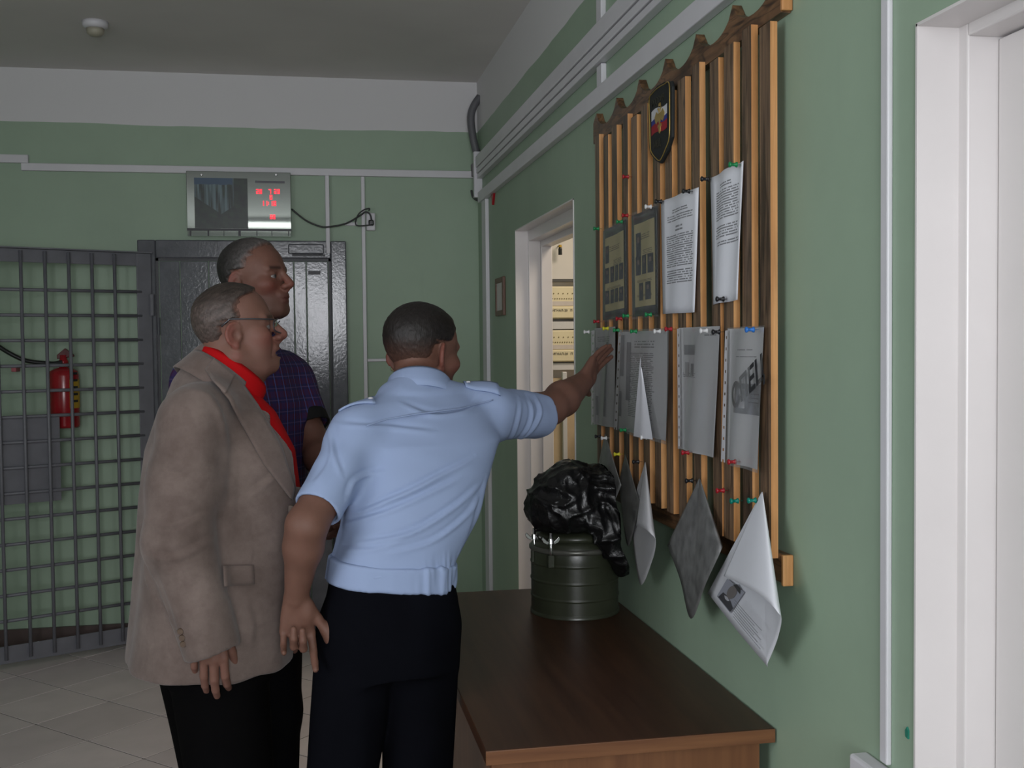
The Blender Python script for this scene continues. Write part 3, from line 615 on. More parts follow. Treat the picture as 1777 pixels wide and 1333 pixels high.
# row of plastic sleeves
def sleeve(label, c, strip, paper, pm, ph, extras=(), white=None):
    t = thing('plastic_sleeve', onx(*c[3], BX), label, 'plastic sleeve', 'plastic sleeves on the notice board')
    obj('inner_sheet', quad(paper, BX, ripple=.003, ph=ph, bow=.004), pm, t, smooth=True)
    for mb, mt in extras: obj('print_block', mb, mt, t)
    if white: obj('loose_sheet', quad(white, BX-.0262, ripple=.001, ph=ph, bow=.004), 'paper', t, smooth=True)
    obj('clear_film', quad(c, BX-.012, 12, 16, ripple=.004, ph=ph+.4, bow=.004), 'sleeve', t, smooth=True)
    # punched strip: cells left open are the holes
    P = [onx(px, py, BX-.008) for px, py in strip]; mb = MB(); nv = 47
    us = (0, .34, .66, 1.)
    for i in range(nv):
        for j in range(3):
            if j == 1 and i % 4 == 2: continue
            q = [lerp(lerp(P[0], P[1], us[a]), lerp(P[3], P[2], us[a]), b/nv) for a, b in ((j, i), (j+1, i), (j+1, i+1), (j, i+1))]
            mb.add(q, [(0, 1, 2, 3)])
    obj('punched_strip', mb, 'white_plastic', t)
def blk(c, sub, off=.0022, ripple=.003, ph=0.): return quad(c, BX-off, 6, 6, ripple=ripple, ph=ph, bow=.004, sub=sub)
s1 = [(1034, 570), (1070, 567), (1066, 742), (1033, 736)]
sleeve('grey plastic sleeve under the officer\'s hand with narrow dark print', s1, [(1026, 574), (1032, 573), (1032, 737), (1026, 737)], s1, 'doc_f', 0., [(blk(s1, (.12, .24, .2, .45)), 'print_grey'), (blk(s1, (.12, .22, .7, .9)), 'print_grey'), (blk(s1, (.55, .68, .15, .9)), 'print_grey')])
s2 = [(1080, 573), (1161, 569), (1158, 772), (1073, 747)]
sleeve('wide plastic sleeve with tall dark figures and a sheet of close print', s2, [(1073.5, 573), (1079, 572), (1071, 746), (1065, 745)], [(1082, 576), (1159, 573), (1156, 765), (1075, 745)], 'doc_c', 1., [(blk(s2, (.02, .10, .05, .45), ph=1.), 'print_grey'), (blk(s2, (.02, .07, .6, .85), ph=1.), 'print_grey'), (blk(s2, (.16, .24, .12, .68), ph=1.), 'print_grey')], [(1112.5, 617), (1114, 640), (1133, 763), (1100, 757)])
s3 = [(1182, 569), (1249, 566), (1241, 794), (1182, 779)]
sleeve('plastic sleeve with a small portrait print near its upper left', s3, [(1175, 571), (1180.5, 570), (1180.5, 779), (1176.5, 779)], s3, 'doc_d', 2., [(blk(s3, (.12, .42, .14, .22), ph=2.), 'print_grey'), (blk(s3, (.30, .40, .29, .39), ph=2.), 'print_grey'), (blk(s3, (.14, .24, .28, .40), ph=2.), plain('pale_print', (.32, .32, .33), .6))])
s4 = [(1264, 569), (1329, 565), (1321, 821), (1259, 803)]
p4 = [(1266, 571), (1327, 568), (1319, 815), (1261, 800)]
sleeve('plastic sleeve with a grey photograph and bold slanted lettering nearest the door', s4, [(1258.5, 574), (1263.5, 573), (1258, 803), (1251, 801)], p4, 'doc_e', 3., [(blk(p4, (.26, .98, .40, .62), ph=3.), plain('grey_photo_print', (.16, .165, .19), .5, var=.7, sc=26)), (blk(p4, (.44, .58, .44, .58), .0032, ph=3.), plain('white_figure', (.45, .45, .48), .6, var=.3, sc=40)), (blk(p4, (.66, .94, .47, .475), .0032, ph=3.), 'print_black'), (blk(p4, (.66, .94, .50, .505), .0032, ph=3.), 'print_black'), (blk(p4, (.66, .94, .53, .535), .0032, ph=3.), 'print_black')])
par = [o for o in COL.objects if o.name.startswith('plastic_sleeve') and 'slanted' in o.get('label', '')][0]
an = math.radians(24); lettering('СПЕЦ', .066, onx(1271, 712, BX-.0152), Vector((0, -math.cos(an), math.sin(an))), Vector((0, math.sin(an), math.cos(an))), 'print_black', par, .0016, .25)
# sheets that hang by one corner: a fan of straight lines from the pin to a curved lower edge
def fan(name, label, cat, apex, rim, mat, back=None, n=7, strip=False):
    A = onx(*apex); R = catmull([onx(px, py, BX-off) for px, py, off in rim], n); mb = MB()
    rows = [[lerp(A, p, t) for p in R] for t in np.linspace(0.012, 1, 14)]
    mb.grid(rows); o = obj(name, mb, mat, smooth=True, solid=.0007); tag(o, label, cat, 'sheets hanging by one corner under the board'); return o
fan('hanging_sleeve', 'grey sleeve hanging by its corner farthest along the board', 'plastic sleeve', (1050, 752, BX-.006), [(1034, 828, .004), (1046, 905, .012), (1062, 880, .02), (1078, 842, .012)], plain('grey_sleeve_a', (.22, .22, .215), .3, var=.3, sc=25))
fan('hanging_sleeve', 'darker grey sleeve hanging by a yellow pin above the black bag', 'plastic sleeve', (1085, 788, BX-.006), [(1074, 836, .004), (1088, 945, .014), (1102, 910, .02), (1110, 872, .012)], plain('grey_sleeve_b', (.15, .15, .145), .3, var=.3, sc=25))
fan('curled_sheet', 'white backed sheet curled over itself beside the black bag', 'paper', (1120, 801, BX-.006), [(1099, 868, .004), (1098, 930, .010), (1111, 1014, .02), (1131, 975, .035), (1138, 940, .055), (1128, 925, .070), (1116, 916, .068), (1104, 912, .05)], paper_mat('curled_small', (.56, .56, .58), []), n=9)
fan('hanging_sleeve', 'dark grey diamond shaped sleeve hanging by one corner', 'plastic sleeve', (1214, 829, BX-.006), [(1158, 946, .004), (1180, 1005, .018), (1199, 1074, .03), (1226, 1010, .04), (1250, 958, .03), (1253, 945, .012), (1246, 925, .004)], plain('grey_sleeve_c', (.17, .17, .168), .3, var=.35, sc=30))
# the big curled sheet: back panel with print, then the blank flap turned over it
A = onx(1323, 852, BX-.006)
rim = [(1262, 975, .006), (1232, 1026, .0095), (1229, 1030, .010), (1233, 1035, .011), (1278, 1093, .022), (1327, 1151, .034), (1330, 1155, .035), (1332.5, 1150, .036), (1348, 1112, .048), (1356, 1076, .075), (1349, 1062, .100), (1332, 1043, .112), (1305, 1024, .112), (1280, 1011, .10), (1256, 1000, .082)]
rim = [(a, b, c*.5) for a, b, c in rim]
R = catmull([onx(px, py, BX-o) for px, py, o in rim], 8)
cs = thing('curled_sheet', A, 'large white sheet curled into a cone hanging lowest from a green pin', 'paper', 'sheets hanging by one corner under the board')
obj('sheet', MB().grid([[lerp(A, p, t) for p in R] for t in np.linspace(.012, 1, 18)]), 'paper', cs, smooth=True, solid=.0007)
# portrait print and text lines on the uncovered part, in the plane of the lower panel
PL, PB, PR = [onx(px, py, BX-o-.0025) for px, py, o in ((1229, 1030, .005), (1330, 1155, .0175), (1352, 1090, .0275))]
e1 = (PB-PL); e2 = PR-PB
def pl(u, v): return PL+e1*u+e2*v*1.0+Vector((-.004*math.sin(min(1, max(0, u))*math.pi)*v-.002, 0, 0))
def prect(name, u0, u1, v0, v1, mat, d=0.): return obj(name, MB().grid([[pl(u, v)+Vector((-d, 0, 0)) for u in np.linspace(u0, u1, 5)] for v in np.linspace(v1, v0, 5)]), mat, cs)
def pxpoly(name, pts, off, mat): return obj(name, MB().add([onx(px, py, BX-off) for px, py in pts], [tuple(range(len(pts)))]), mat, cs)
pxpoly('portrait_print', [(1262, 1004), (1244, 1035), (1267, 1064), (1292, 1028)], .0145, plain('portrait_grey', (.30, .31, .36), .6))
pxpoly('portrait_shoulder', [(1246, 1036), (1255, 1028), (1262, 1034), (1268, 1044), (1272, 1056), (1267, 1062)], .0150, plain('portrait_coat', (.055, .055, .062), .6))
pxpoly('portrait_collar', [(1257, 1033), (1262, 1036), (1266, 1043), (1262, 1043), (1258, 1039)], .0154, plain('portrait_shirt', (.42, .42, .46), .6))
pxpoly('portrait_head', [(1270+9*math.cos(a)*.62+13*math.sin(a)*.55, 1028-13*math.sin(a)*.75+9*math.cos(a)*.7) for a in np.linspace(0, 2*math.pi, 18, endpoint=False)], .0157, plain('portrait_face', (.17, .155, .15), .6))
pxpoly('portrait_hair', [(1272, 1015), (1279, 1014), (1285, 1022), (1284, 1031), (1280, 1026), (1276, 1020)], .0160, plain('portrait_hair', (.05, .05, .05), .6))
for i in range(7): prect('text_line', .46+.004*i, .90-.05*(i % 3), .22+.085*i, .235+.085*i, 'print_grey', .002+.0016*i)
# ------------------------------------------------------------------ push pins
PC = {'red': (.33, .012, .02), 'green': (.01, .22, .07), 'white': (.7, .7, .7), 'black': (.012, .012, .014), 'yellow': (.6, .55, .03), 'blue': (.03, .17, .55), 'teal': (.0, .19, .14)}
PM = {a: plain('pin_'+a, c, .3, var=.05) for a, c in PC.items()}; PMESH = {}
pins = [('red', 1094, 307, 'alone under the badge'), ('green', 1042, 397, 'at the outer top corner of the poster with eight photographs'), ('green', 1083, 385, 'at the inner top corner of the poster with eight photographs'),
 ('red', 1093, 374, 'between the tops of the two posters'), ('white', 1134, 359, 'at the top of the poster with five photographs'), ('black', 1152, 350, 'at the left top of the sheet beside the posters'),
 ('black', 1201, 332, 'at the right top of the sheet beside the posters'), ('black', 1234, 311, 'at the left top of the highest sheet'), ('green', 1284, 286, 'at the top corner of the highest sheet'),
 ('black', 1261, 519, 'at the foot of the highest sheet'), ('green', 1094, 548, 'between the feet of the two posters'), ('green', 1134, 546, 'at the foot of the poster with five photographs'),
 ('red', 1082, 553, 'at the inner foot of the poster with eight photographs'), ('red', 1042, 558, 'at the outer foot of the poster with eight photographs'), ('white', 1029, 576, 'on the punched strip nearest the far doorway'),
 ('yellow', 1063, 570, 'above the hand of the officer'), ('green', 1082, 573, 'at the left top of the wide sleeve'), ('green', 1113, 575, 'at the middle top of the wide sleeve'),
 ('white', 1155, 575, 'at the right top of the wide sleeve'), ('red', 1175, 571, 'at the strip of the sleeve with the small portrait'), ('white', 1238, 574, 'at the right top of the sleeve with the small portrait'),
 ('black', 1260, 576, 'at the strip of the sleeve nearest the door'), ('blue', 1320, 572, 'at the top of the sleeve nearest the door'), ('green', 1094, 746, 'at the foot of the wide sleeve'),
 ('white', 1131, 759, 'at the foot of the close printed sheet'), ('red', 1205, 785, 'at the foot of the sleeve with the small portrait'), ('red', 1288, 801, 'at the foot of the sleeve nearest the door'),
 ('black', 1049, 757, 'holding the farthest hanging sleeve'), ('white', 1060, 760, 'beside the tip of the farthest hanging sleeve'), ('yellow', 1083, 788, 'holding the darker hanging sleeve'),
 ('black', 1117, 801, 'holding the small curled sheet'), ('black', 1206, 834, 'beside the tip of the diamond shaped sleeve'), ('red', 1261, 851, 'alone on a slat left of the big curled sheet'),
 ('teal', 1286, 869, 'alone on a slat beside the tip of the big curled sheet'), ('teal', 1317, 868, 'holding the big curled sheet')]
for c, px, py, where in pins:
    q = onx(px+3, py, -.0405)
    if c not in PMESH:
        mb = MB().lathe((0, 0, 0), [(.0006, .004), (.0006, -.006), (.0062, -.0065), (.0055, -.009), (.0036, -.011), (.0036, -.018), (.0058, -.0205), (.0062, -.023), (.0045, -.0245), (.0005, -.0245)], 14, 'x')
        o = obj('push_pin', mb, PM[c], smooth=True, origin=(0, 0, 0)); PMESH[c] = o.data
    else: o = bpy.data.objects.new('push_pin', PMESH[c]); COL.objects.link(o)
    o.location = q+Vector((-.012 if 560 < py < 830 else -.004, 0, 0)); tag(o, c+' push pin '+where, 'push pin', 'push pins in the notice board')
# ------------------------------------------------------------------ shoulder badge plaque
def by(px, py, d=0.): return onx(px, py, -.046-d)
bg = thing('badge_plaque', by(1143, 283), 'black shield shaped badge with flag and gold eagle on the notice board', 'badge')
outl = [(1124, 172), (1130, 160), (1140, 149), (1152, 142), (1164, 140.5), (1166, 150), (1166, 185), (1165.5, 238), (1158, 262), (1146, 284), (1137, 279), (1129, 268), (1126, 255), (1125, 215)]
pp = [by(*p) for p in outl]
obj('badge_field', MB().prism(pp, (.0085, 0, 0)), 'patch_black', bg, bevel=.002)
gl = [(1126.5, 173), (1132, 162), (1141, 153), (1152, 146.5), (1161, 144.5), (1162, 185), (1161.5, 236), (1155, 258), (1145.5, 278), (1138, 274.5), (1131, 265), (1128.5, 254), (1127.5, 215)]
obj('gold_border', MB().tube(catmull([by(*p, .0008) for p in gl], 4, True)+[by(*gl[0], .0008)], .0014, 6), 'gold', bg, smooth=True)
def flag(y0, y1, mat):              # a wavy stripe; y0/y1 = left top, left bottom
    mb = MB(); rows = []
    for a in (0, 1):
        yy = (y0, y1)[a]; rows.append([by(1130.5+27*t, yy-17.*t-2.6*math.sin(t*6.0), .0008) for t in np.linspace(0, 1, 9)])
    mb.grid(rows); obj('flag_stripe', mb, mat, bg, smooth=True)
flag(195, 212, 'flag_white'); flag(212, 221, 'flag_blue'); flag(221, 237, 'flag_red')
# double headed eagle in outline: body, wings, tail, heads, crown
eg = MB(); c0 = by(1144, 206, .0022)
def ep(u, v): return c0+Vector((0, -u*.86, v*.72))
def epoly(pts, d=.002): eg.prism([ep(*p) for p in pts], (d, 0, 0))
epoly([(-.010, .020), (.010, .020), (.013, .0), (.0, -.024), (-.013, .0)])
for s in (-1, 1):
    epoly([(s*.008, .018), (s*.03, .030), (s*.046, .012), (s*.038, -.006), (s*.03, -.014), (s*.016, -.006)])
    epoly([(s*.004, .018), (s*.012, .034), (s*.020, .036), (s*.012, .042), (s*.004, .036)])
    epoly([(s*.004, -.02), (s*.020, -.030), (s*.014, -.018)])
epoly([(-.010, -.022), (.010, -.022), (.007, -.046), (0, -.052), (-.007, -.046)])
epoly([(-.008, .044), (.008, .044), (.006, .056), (0, .052), (-.006, .056)])
obj('eagle_emblem', eg, 'gold', bg)
for txt, px, py, sz in (('РОССИЯ', 1131, 187, .024), ('МВД', 1134, 259, .026)):
    lettering(txt, sz, by(px, py, .001), (0, -1, 0), (0, 0, 1), M.setdefault('dull_gold', plain('dull_gold', (.03, .03, .018), .6)), bg)
q = onx(1576, 1272, 0); tag(obj('tape_scrap', MB().prism([(-.003, q.y-.004, q.z-.009), (-.003, q.y+.004, q.z-.007), (-.003, q.y+.005, q.z+.003), (-.003, q.y, q.z+.010), (-.003, q.y-.004, q.z+.005)], (.003, 0, 0)), plain('teal_paint', (.02, .2, .14), .4)), 'small teal scrap stuck on the wall beside the white door', 'scrap')
# ------------------------------------------------------------------ smooth solid modelling: distance fields meshed by surface nets
f32 = np.float32
def V3(p): return np.array(p, f32)
class Field:
    def __init__(s): s.p = []
    def rc(s, a, b, ra, rb=None, k=.01, op='u'):
        a, b = V3(a), V3(b); rb = ra if rb is None else rb; d = b-a; L = float(d@d)+1e-12; r = max(ra, rb)
        def fn(P):
            t = np.clip(((P-a)@d)/L, 0, 1); q = P-a-t[:, None]*d
            return np.sqrt((q*q).sum(1))-(ra+(rb-ra)*t)
        s.p.append((fn, np.minimum(a, b)-r, np.maximum(a, b)+r, k, op)); return s
    def chain(s, pts, rs, k=.01):
        for i in range(len(pts)-1): s.rc(pts[i], pts[i+1], rs[i], rs[i+1], k)
        return s
    def el(s, c, r, R=None, k=.01, op='u'):
        c = V3(c); r = V3(r); R = np.eye(3, dtype=f32) if R is None else np.array(R, f32); m = float(r.max())
        def fn(P):
            q = (P-c)@R; a = q/r; k0 = np.sqrt((a*a).sum(1)); a = a/r; k1 = np.sqrt((a*a).sum(1))+1e-9
            return k0*(k0-1)/k1
        ext = np.sqrt(((R*r)**2).sum(1)); s.p.append((fn, c-ext, c+ext, k, op)); return s
    def st(s, secs, n=2.2, k=.02, op='u', grow=0., z0=None, z1=None, cap=.5):
        """stack of horizontal sections (z, cx, cy, rx, ry, angle)"""
        A = np.array(sorted(secs), f32); zs = A[:, 0]
        def fn(P):
            z = np.clip(P[:, 2], zs[0], zs[-1]); I = [np.interp(z, zs, A[:, i]).astype(f32) for i in range(1, 6)]
            dx, dy = P[:, 0]-I[0], P[:, 1]-I[1]; c, sn = np.cos(I[4]), np.sin(I[4])
            u = np.abs(dx*c+dy*sn)/(I[2]+grow); v = np.abs(-dx*sn+dy*c)/(I[3]+grow)
            d = ((u**n+v**n+1e-9)**(1/n)-1)*np.minimum(I[2]+grow, I[3]+grow)
            zz = np.maximum(zs[0]-grow*cap-P[:, 2], P[:, 2]-zs[-1]-grow*cap)
            return np.where(zz > 0, np.sqrt(np.maximum(d, 0)**2+zz**2), np.maximum(d, zz*.9))
        m = (A[:, 3:5].max(1)+grow)[:, None]
        lo = np.concatenate([(A[:, 1:3]-m).min(0), [zs[0]-grow]]); hi = np.concatenate([(A[:, 1:3]+m).max(0), [zs[-1]+grow]])
        s.p.append((fn, lo, hi, k, op)); return s
    def ext(s, o): s.p += o.p; return s
    def eval(s, P, centers=None, half=0.):
        """P (nb, m, 3); primitives far from a block are skipped"""
        nb, m = P.shape[:2]; D = np.full((nb, m), .5, f32)
        for fn, lo, hi, k, op in s.p:
            if centers is None: idx = slice(None); Q = P
            else:
                g = half+k+.012
                idx = np.nonzero(((centers > lo-g) & (centers < hi+g)).all(1))[0]
                if len(idx) == 0: continue
                Q = P[idx]
            d = fn(Q.reshape(-1, 3)).reshape(Q.shape[:2]).astype(f32); a = D[idx]
            if op == 'u':
                h = np.clip(.5+.5*(a-d)/k, 0, 1); D[idx] = a*(1-h)+d*h-k*h*(1-h)
            else:
                d = -d; h = np.clip(.5-.5*(a-d)/k, 0, 1); D[idx] = a*(1-h)+d*h+k*h*(1-h)
        return D
def surface(fld, h, post=None, margin=.02):
    """vertices and quads of the zero level"""
    lo = np.min([p[1] for p in fld.p if p[4] == 'u'], 0)-margin; hi = np.max([p[2] for p in fld.p if p[4] == 'u'], 0)+margin
    B = 8; nb = np.ceil((hi-lo)/(B*h)).astype(int)
    gi = np.stack(np.meshgrid(*[np.arange(n) for n in nb], indexing='ij'), -1).reshape(-1, 3)
    cen = (lo+(gi+.5)*B*h).astype(f32)
    d = fld.eval(cen[:, None, :])[:, 0]
    if post: d = post(d, cen)
    keep = np.abs(d) < B*h*1.8+.03; gi = gi[keep]; cen = cen[keep]
    l = np.stack(np.meshgrid(*[np.arange(B+1)]*3, indexing='ij'), -1).reshape(-1, 3)
    P = (lo+(gi[:, None, :]*B+l[None])*h).astype(f32)
    D = fld.eval(P, cen, B*h*.5+.001)
    if post: D = post(D.reshape(-1), P.reshape(-1, 3)).reshape(D.shape)
    D = D.reshape(-1, B+1, B+1, B+1); D = np.where(D == 0, 1e-7, D); S = D < 0
    N = nb*B+2; gid = lambda c: (c[..., 0]*N[1]+c[..., 1])*N[2]+c[..., 2]
    # cell vertices
    acc = np.zeros(D.shape[:1]+(B, B, B, 3), f32); cnt = np.zeros(D.shape[:1]+(B, B, B), f32)
    cor = [(i, j, k) for i in (0, 1) for j in (0, 1) for k in (0, 1)]
    sl = lambda A, c: A[:, c[0]:c[0]+B, c[1]:c[1]+B, c[2]:c[2]+B]
    for a in cor:
        for ax in range(3):
            if a[ax]: continue
            b = list(a); b[ax] = 1
            da, db = sl(D, a), sl(D, b); m = (da < 0) != (db < 0)
            t = np.where(m, da/np.where(m, da-db, 1), 0)
            for q in range(3): acc[..., q] += np.where(m, a[q]+(t if q == ax else 0), 0)
            cnt += m
    bi, ci, cj, ck = np.nonzero(cnt)
    cell = gi[bi]*B+np.stack([ci, cj, ck], -1)
    V = lo+(cell+acc[bi, ci, cj, ck]/cnt[bi, ci, cj, ck][:, None])*h
    ids = gid(cell+1); order = np.argsort(ids); ids = ids[order]; V = V[order]
    F = []
    for ax in range(3):
        o1, o2 = [(1, 2), (2, 0), (0, 1)][ax]
        s0 = S[:, :B, :B, :B]; sh = [0, 0, 0]; sh[ax] = 1; s1 = sl(S, sh)
        bi, ci, cj, ck = np.nonzero(s0 != s1); c = gi[bi]*B+np.stack([ci, cj, ck], -1)+1
        q = []
        for du, dv in ((0, 0), (-1, 0), (-1, -1), (0, -1)):
            e = c.copy(); e[:, o1] += du; e[:, o2] += dv; q.append(gid(e))
        q = np.stack(q, -1); j = np.searchsorted(ids, q); j = np.minimum(j, len(ids)-1); ok = (ids[j] == q).all(1)
        inside = s0[bi, ci, cj, ck]
        j = np.where(inside[:, None], j[:, ::-1], j)
        F.append(j[ok][:, ::-1])
    F = np.concatenate(F); a, b, c, d = (V[F[:, i]] for i in range(4))
    vol = (np.cross(a, b)*c).sum()+(np.cross(a, c)*d).sum()
    return V.astype(f32), (F if vol > 0 else F[:, ::-1])
def relax(V, F, it=1, lam=.5):
    E = np.concatenate([F[:, [0, 1]], F[:, [1, 2]], F[:, [2, 3]], F[:, [3, 0]]]); n = len(V)
    deg = np.bincount(E.ravel(), minlength=n)[:, None]
    for _ in range(it):
        A = np.zeros_like(V)
        for q in range(3): A[:, q] = np.bincount(E[:, 0], V[E[:, 1], q], n)+np.bincount(E[:, 1], V[E[:, 0], q], n)
        V = V+lam*(A/np.maximum(deg, 1)-V)
    return V.astype(f32)
def normals(V, F):
    a = np.cross(V[F[:, 2]]-V[F[:, 0]], V[F[:, 3]]-V[F[:, 1]]); n = np.zeros_like(V)
    for i in range(4):
        for q in range(3): n[:, q] += np.bincount(F[:, i], a[:, q], len(V))
    return n/(np.linalg.norm(n, axis=1, keepdims=True)+1e-12)
def npmesh(name, V, F, mat, parent, origin=None, color=None):
    me = bpy.data.meshes.new(name); me.vertices.add(len(V)); me.vertices.foreach_set('co', np.ascontiguousarray(V, f32).ravel())
    me.loops.add(F.size); me.loops.foreach_set('vertex_index', F.astype(np.int32).ravel())
    me.polygons.add(len(F)); me.polygons.foreach_set('loop_start', np.arange(0, F.size, 4, dtype=np.int32)); me.polygons.foreach_set('loop_total', np.full(len(F), 4, np.int32))
    me.polygons.foreach_set('use_smooth', np.ones(len(F), bool)); me.update(calc_edges=True)
    if color is not None:
        ca = me.color_attributes.new('tone', 'FLOAT_COLOR', 'POINT'); ca.data.foreach_set('color', np.concatenate([color, np.ones((len(V), 1))], 1).astype(f32).ravel())
    return finish(name, me, mat, parent, origin)
_g = np.random.RandomState(3).rand(64, 64, 64).astype(f32)
def vnoise(P, sc=1.):                   # smooth value noise in 0..1
    Q = P*sc; i = np.floor(Q).astype(int); f = (Q-i).astype(f32); f = f*f*(3-2*f); i &= 63; j = (i+1) & 63
    g = lambda a, b, c: _g[a, b, c]
    x0, y0, z0 = i.T; x1, y1, z1 = j.T; fx, fy, fz = f.T
    return ((g(x0, y0, z0)*(1-fx)+g(x1, y0, z0)*fx)*(1-fy)+(g(x0, y1, z0)*(1-fx)+g(x1, y1, z0)*fx)*fy)*(1-fz)+((g(x0, y0, z1)*(1-fx)+g(x1, y0, z1)*fx)*(1-fy)+(g(x0, y1, z1)*(1-fx)+g(x1, y1, z1)*fx)*fy)*fz
def sstep(x, a, b): t = np.clip((x-a)/(b-a), 0, 1); return t*t*(3-2*t)
def frame(fwd, up=(0, 0, 1)):            # columns: right, forward, up
    fwd = Vector(fwd).normalized(); r = fwd.cross(Vector(up)).normalized(); u = r.cross(fwd)
    return np.array([[r.x, fwd.x, u.x], [r.y, fwd.y, u.y], [r.z, fwd.z, u.z]], f32)
# ---- head: local x = the person's right, y = forward, z = up; origin between the ears
def head(F, c, R, s=1., jowl=0., mouth=0., nose=1., ear=1., skull=(-.014, .097), earw=1., eary=0., earb=24):
    c = V3(c); w = lambda p: c+R@(V3(p)*s)
    E = lambda p, r, k=.012, op='u', Rl=None: F.el(w(p), V3(r)*s, R if Rl is None else R@np.array(Rl, f32), k, op)
    C = lambda a, b, ra, rb, k=.012, op='u': F.rc(w(a), w(b), ra*s, rb*s, k, op)
    E((0, skull[0], .038), (.076, skull[1], .084), .02)                       # skull
    E((0, .03, .03), (.067, .062, .068), .025)                         # forehead
    E((0, .026, -.042), (.060+.008*jowl, .064, .070), .025)            # face
    E((0, .05, -.080), (.040+.012*jowl, .040, .036+.006*jowl), .025)   # jaw
    C((-.012, .076, -.098), (.012, .076, -.098), .017, .017, .02)      # chin
    for q in (-1, 1):
        E((q*.044, .058, -.022), (.024, .028, .022), .02)              # cheekbone
        C((q*.060, -.005, -.06), (q*.034, .05, -.096), .020+.008*jowl, .020, .02)  # jaw line
        C((q*.010, .090, .020), (q*.046, .076, .022), .010, .009, .014)           # brow
    for q in (-1, 1): E((q*.031, .100, .002), (.017, .017, .012), .014, 's')      # eye sockets
    for q in (-1, 1):
        E((q*.031, .0770, .0075), (.0160, .0140, .0082), .003); E((q*.031, .0755, -.0085), (.0155, .0130, .0062), .003)   # lids
    C((0, .094, .012), (0, .116*1.0+.004*(nose-1), -.026), .0085, .0125*nose, .010)
    for q in (-1, 1): E((q*.0125*nose, .104, -.032), (.009, .012, .0085), .006)
    E((0, .104, -.040), (.006, .010, .008), .006)
    E((0, .088, -.054), (.026, .014, .012), .010)                      # upper lip mound
    E((0, .0915, -.061), (.022, .0130, .0064), .004)
    E((0, .0900, -.073-.006*mouth), (.020, .0125, .0072), .005)
    if mouth: E((0, .100, -.067-.003*mouth), (.022, .020, .0030+.0036*mouth), .003, 's')
    else: E((0, .104, -.0665), (.020, .012, .0013), .002, 's')
    for q in (-1, 1):
        a = math.radians(-12); rx = [[1, 0, 0], [0, math.cos(a), -math.sin(a)], [0, math.sin(a), math.cos(a)]]
        b = q*math.radians(earb); rz = [[math.cos(b), -math.sin(b), 0], [math.sin(b), math.cos(b), 0], [0, 0, 1]]
        Rl = np.array(rz) @ np.array(rx); ec = np.array([q*.0805, -.016+eary, -.006])
        el_ = lambda p: tuple(ec+Rl@(np.array(p)*ear*np.array([1, earw, 1])))
        E(tuple(ec), (.0062*ear, .0185*ear*earw, .0310*ear), .006, 'u', Rl)
        E(el_((q*.0085, .003, -.002)), (.0075*ear, .0105*ear*earw, .0165*ear), .004, 's', Rl)       # concha
        hx = [el_((q*.0035, -.0175*math.sin(t)+.002, .0300*math.cos(t)+.001)) for t in np.linspace(-.75, 2.7, 9)]
        for m in range(8): C(hx[m], hx[m+1], .0037*ear, .0037*ear, .003)                           # helix
        ax_ = [el_((q*.0030, -.0085*math.sin(t)+.002, .0150*math.cos(t)+.001)) for t in np.linspace(.1, 2.6, 5)]
        for m in range(4): C(ax_[m], ax_[m+1], .0028*ear, .0028*ear, .003)                         # antihelix
        E(el_((q*.0015, .006, -.029)), (.0058*ear, .0085*ear, .0090*ear), .005)                    # lobe
        E(el_((q*.0020, .0155, -.004)), (.0050*ear, .0050*ear, .0070*ear), .004)                   # tragus
        if jowl > .3:
            E((q*.040, .050, -.056), (.020, .022, .024), .02)
            C((q*.021, .098, -.036), (q*.036, .078, -.072), .0022, .0022, .007, 's')               # fold beside the mouth
            C((q*.020, .091, -.014), (q*.042, .082, -.012), .0016, .0016, .006, 's')               # pouch under the eye
    return w
def skin_color(V, c, R, s, base, hairline=None, stub=.0, jowl=0.):
    L = ((V-V3(c))@R)/s; x, y, z = np.abs(L[:, 0]), L[:, 1], L[:, 2]
    col = np.tile(V3(base), (len(V), 1)); hd = (z > -.14) & (np.abs(L).max(1) < .2)
    red = np.exp(-(((x-.045)/.03)**2+((y-.075)/.04)**2+((z+.03)/.025)**2))+1.0*np.exp(-((x/.016)**2+((y-.112)/.02)**2+((z+.028)/.018)**2))+.9*sstep(x, .077, .088)*hd
    col = col*(1+np.clip(red, 0, 1)[:, None]*(np.array([.18, -.18, -.16])))
    lip = np.exp(-((x/.023)**2*1.2+((z+.067)/.0105)**2))*(y > .084)*hd
    col = col*(1-lip[:, None]*np.array([.08, .42, .36]))
    br = np.exp(-(((z-.0235-.04*(x-.03))/.0052)**2))*sstep(x, .010, .016)*(1-sstep(x, .047, .054))*(y > .055)*hd
    col = col*(1-.75*np.clip(br, 0, 1)[:, None])
    sb = stub*sstep(-z, .035, .06)*sstep(y+.03, 0, .05)*(1-sstep(-z, .12, .15))*hd
    col = col*(1-sb[:, None]*np.array([.5, .42, .34]))
    return np.clip(col*(.94+.12*vnoise(V, 60.))[:, None], 0, 1)
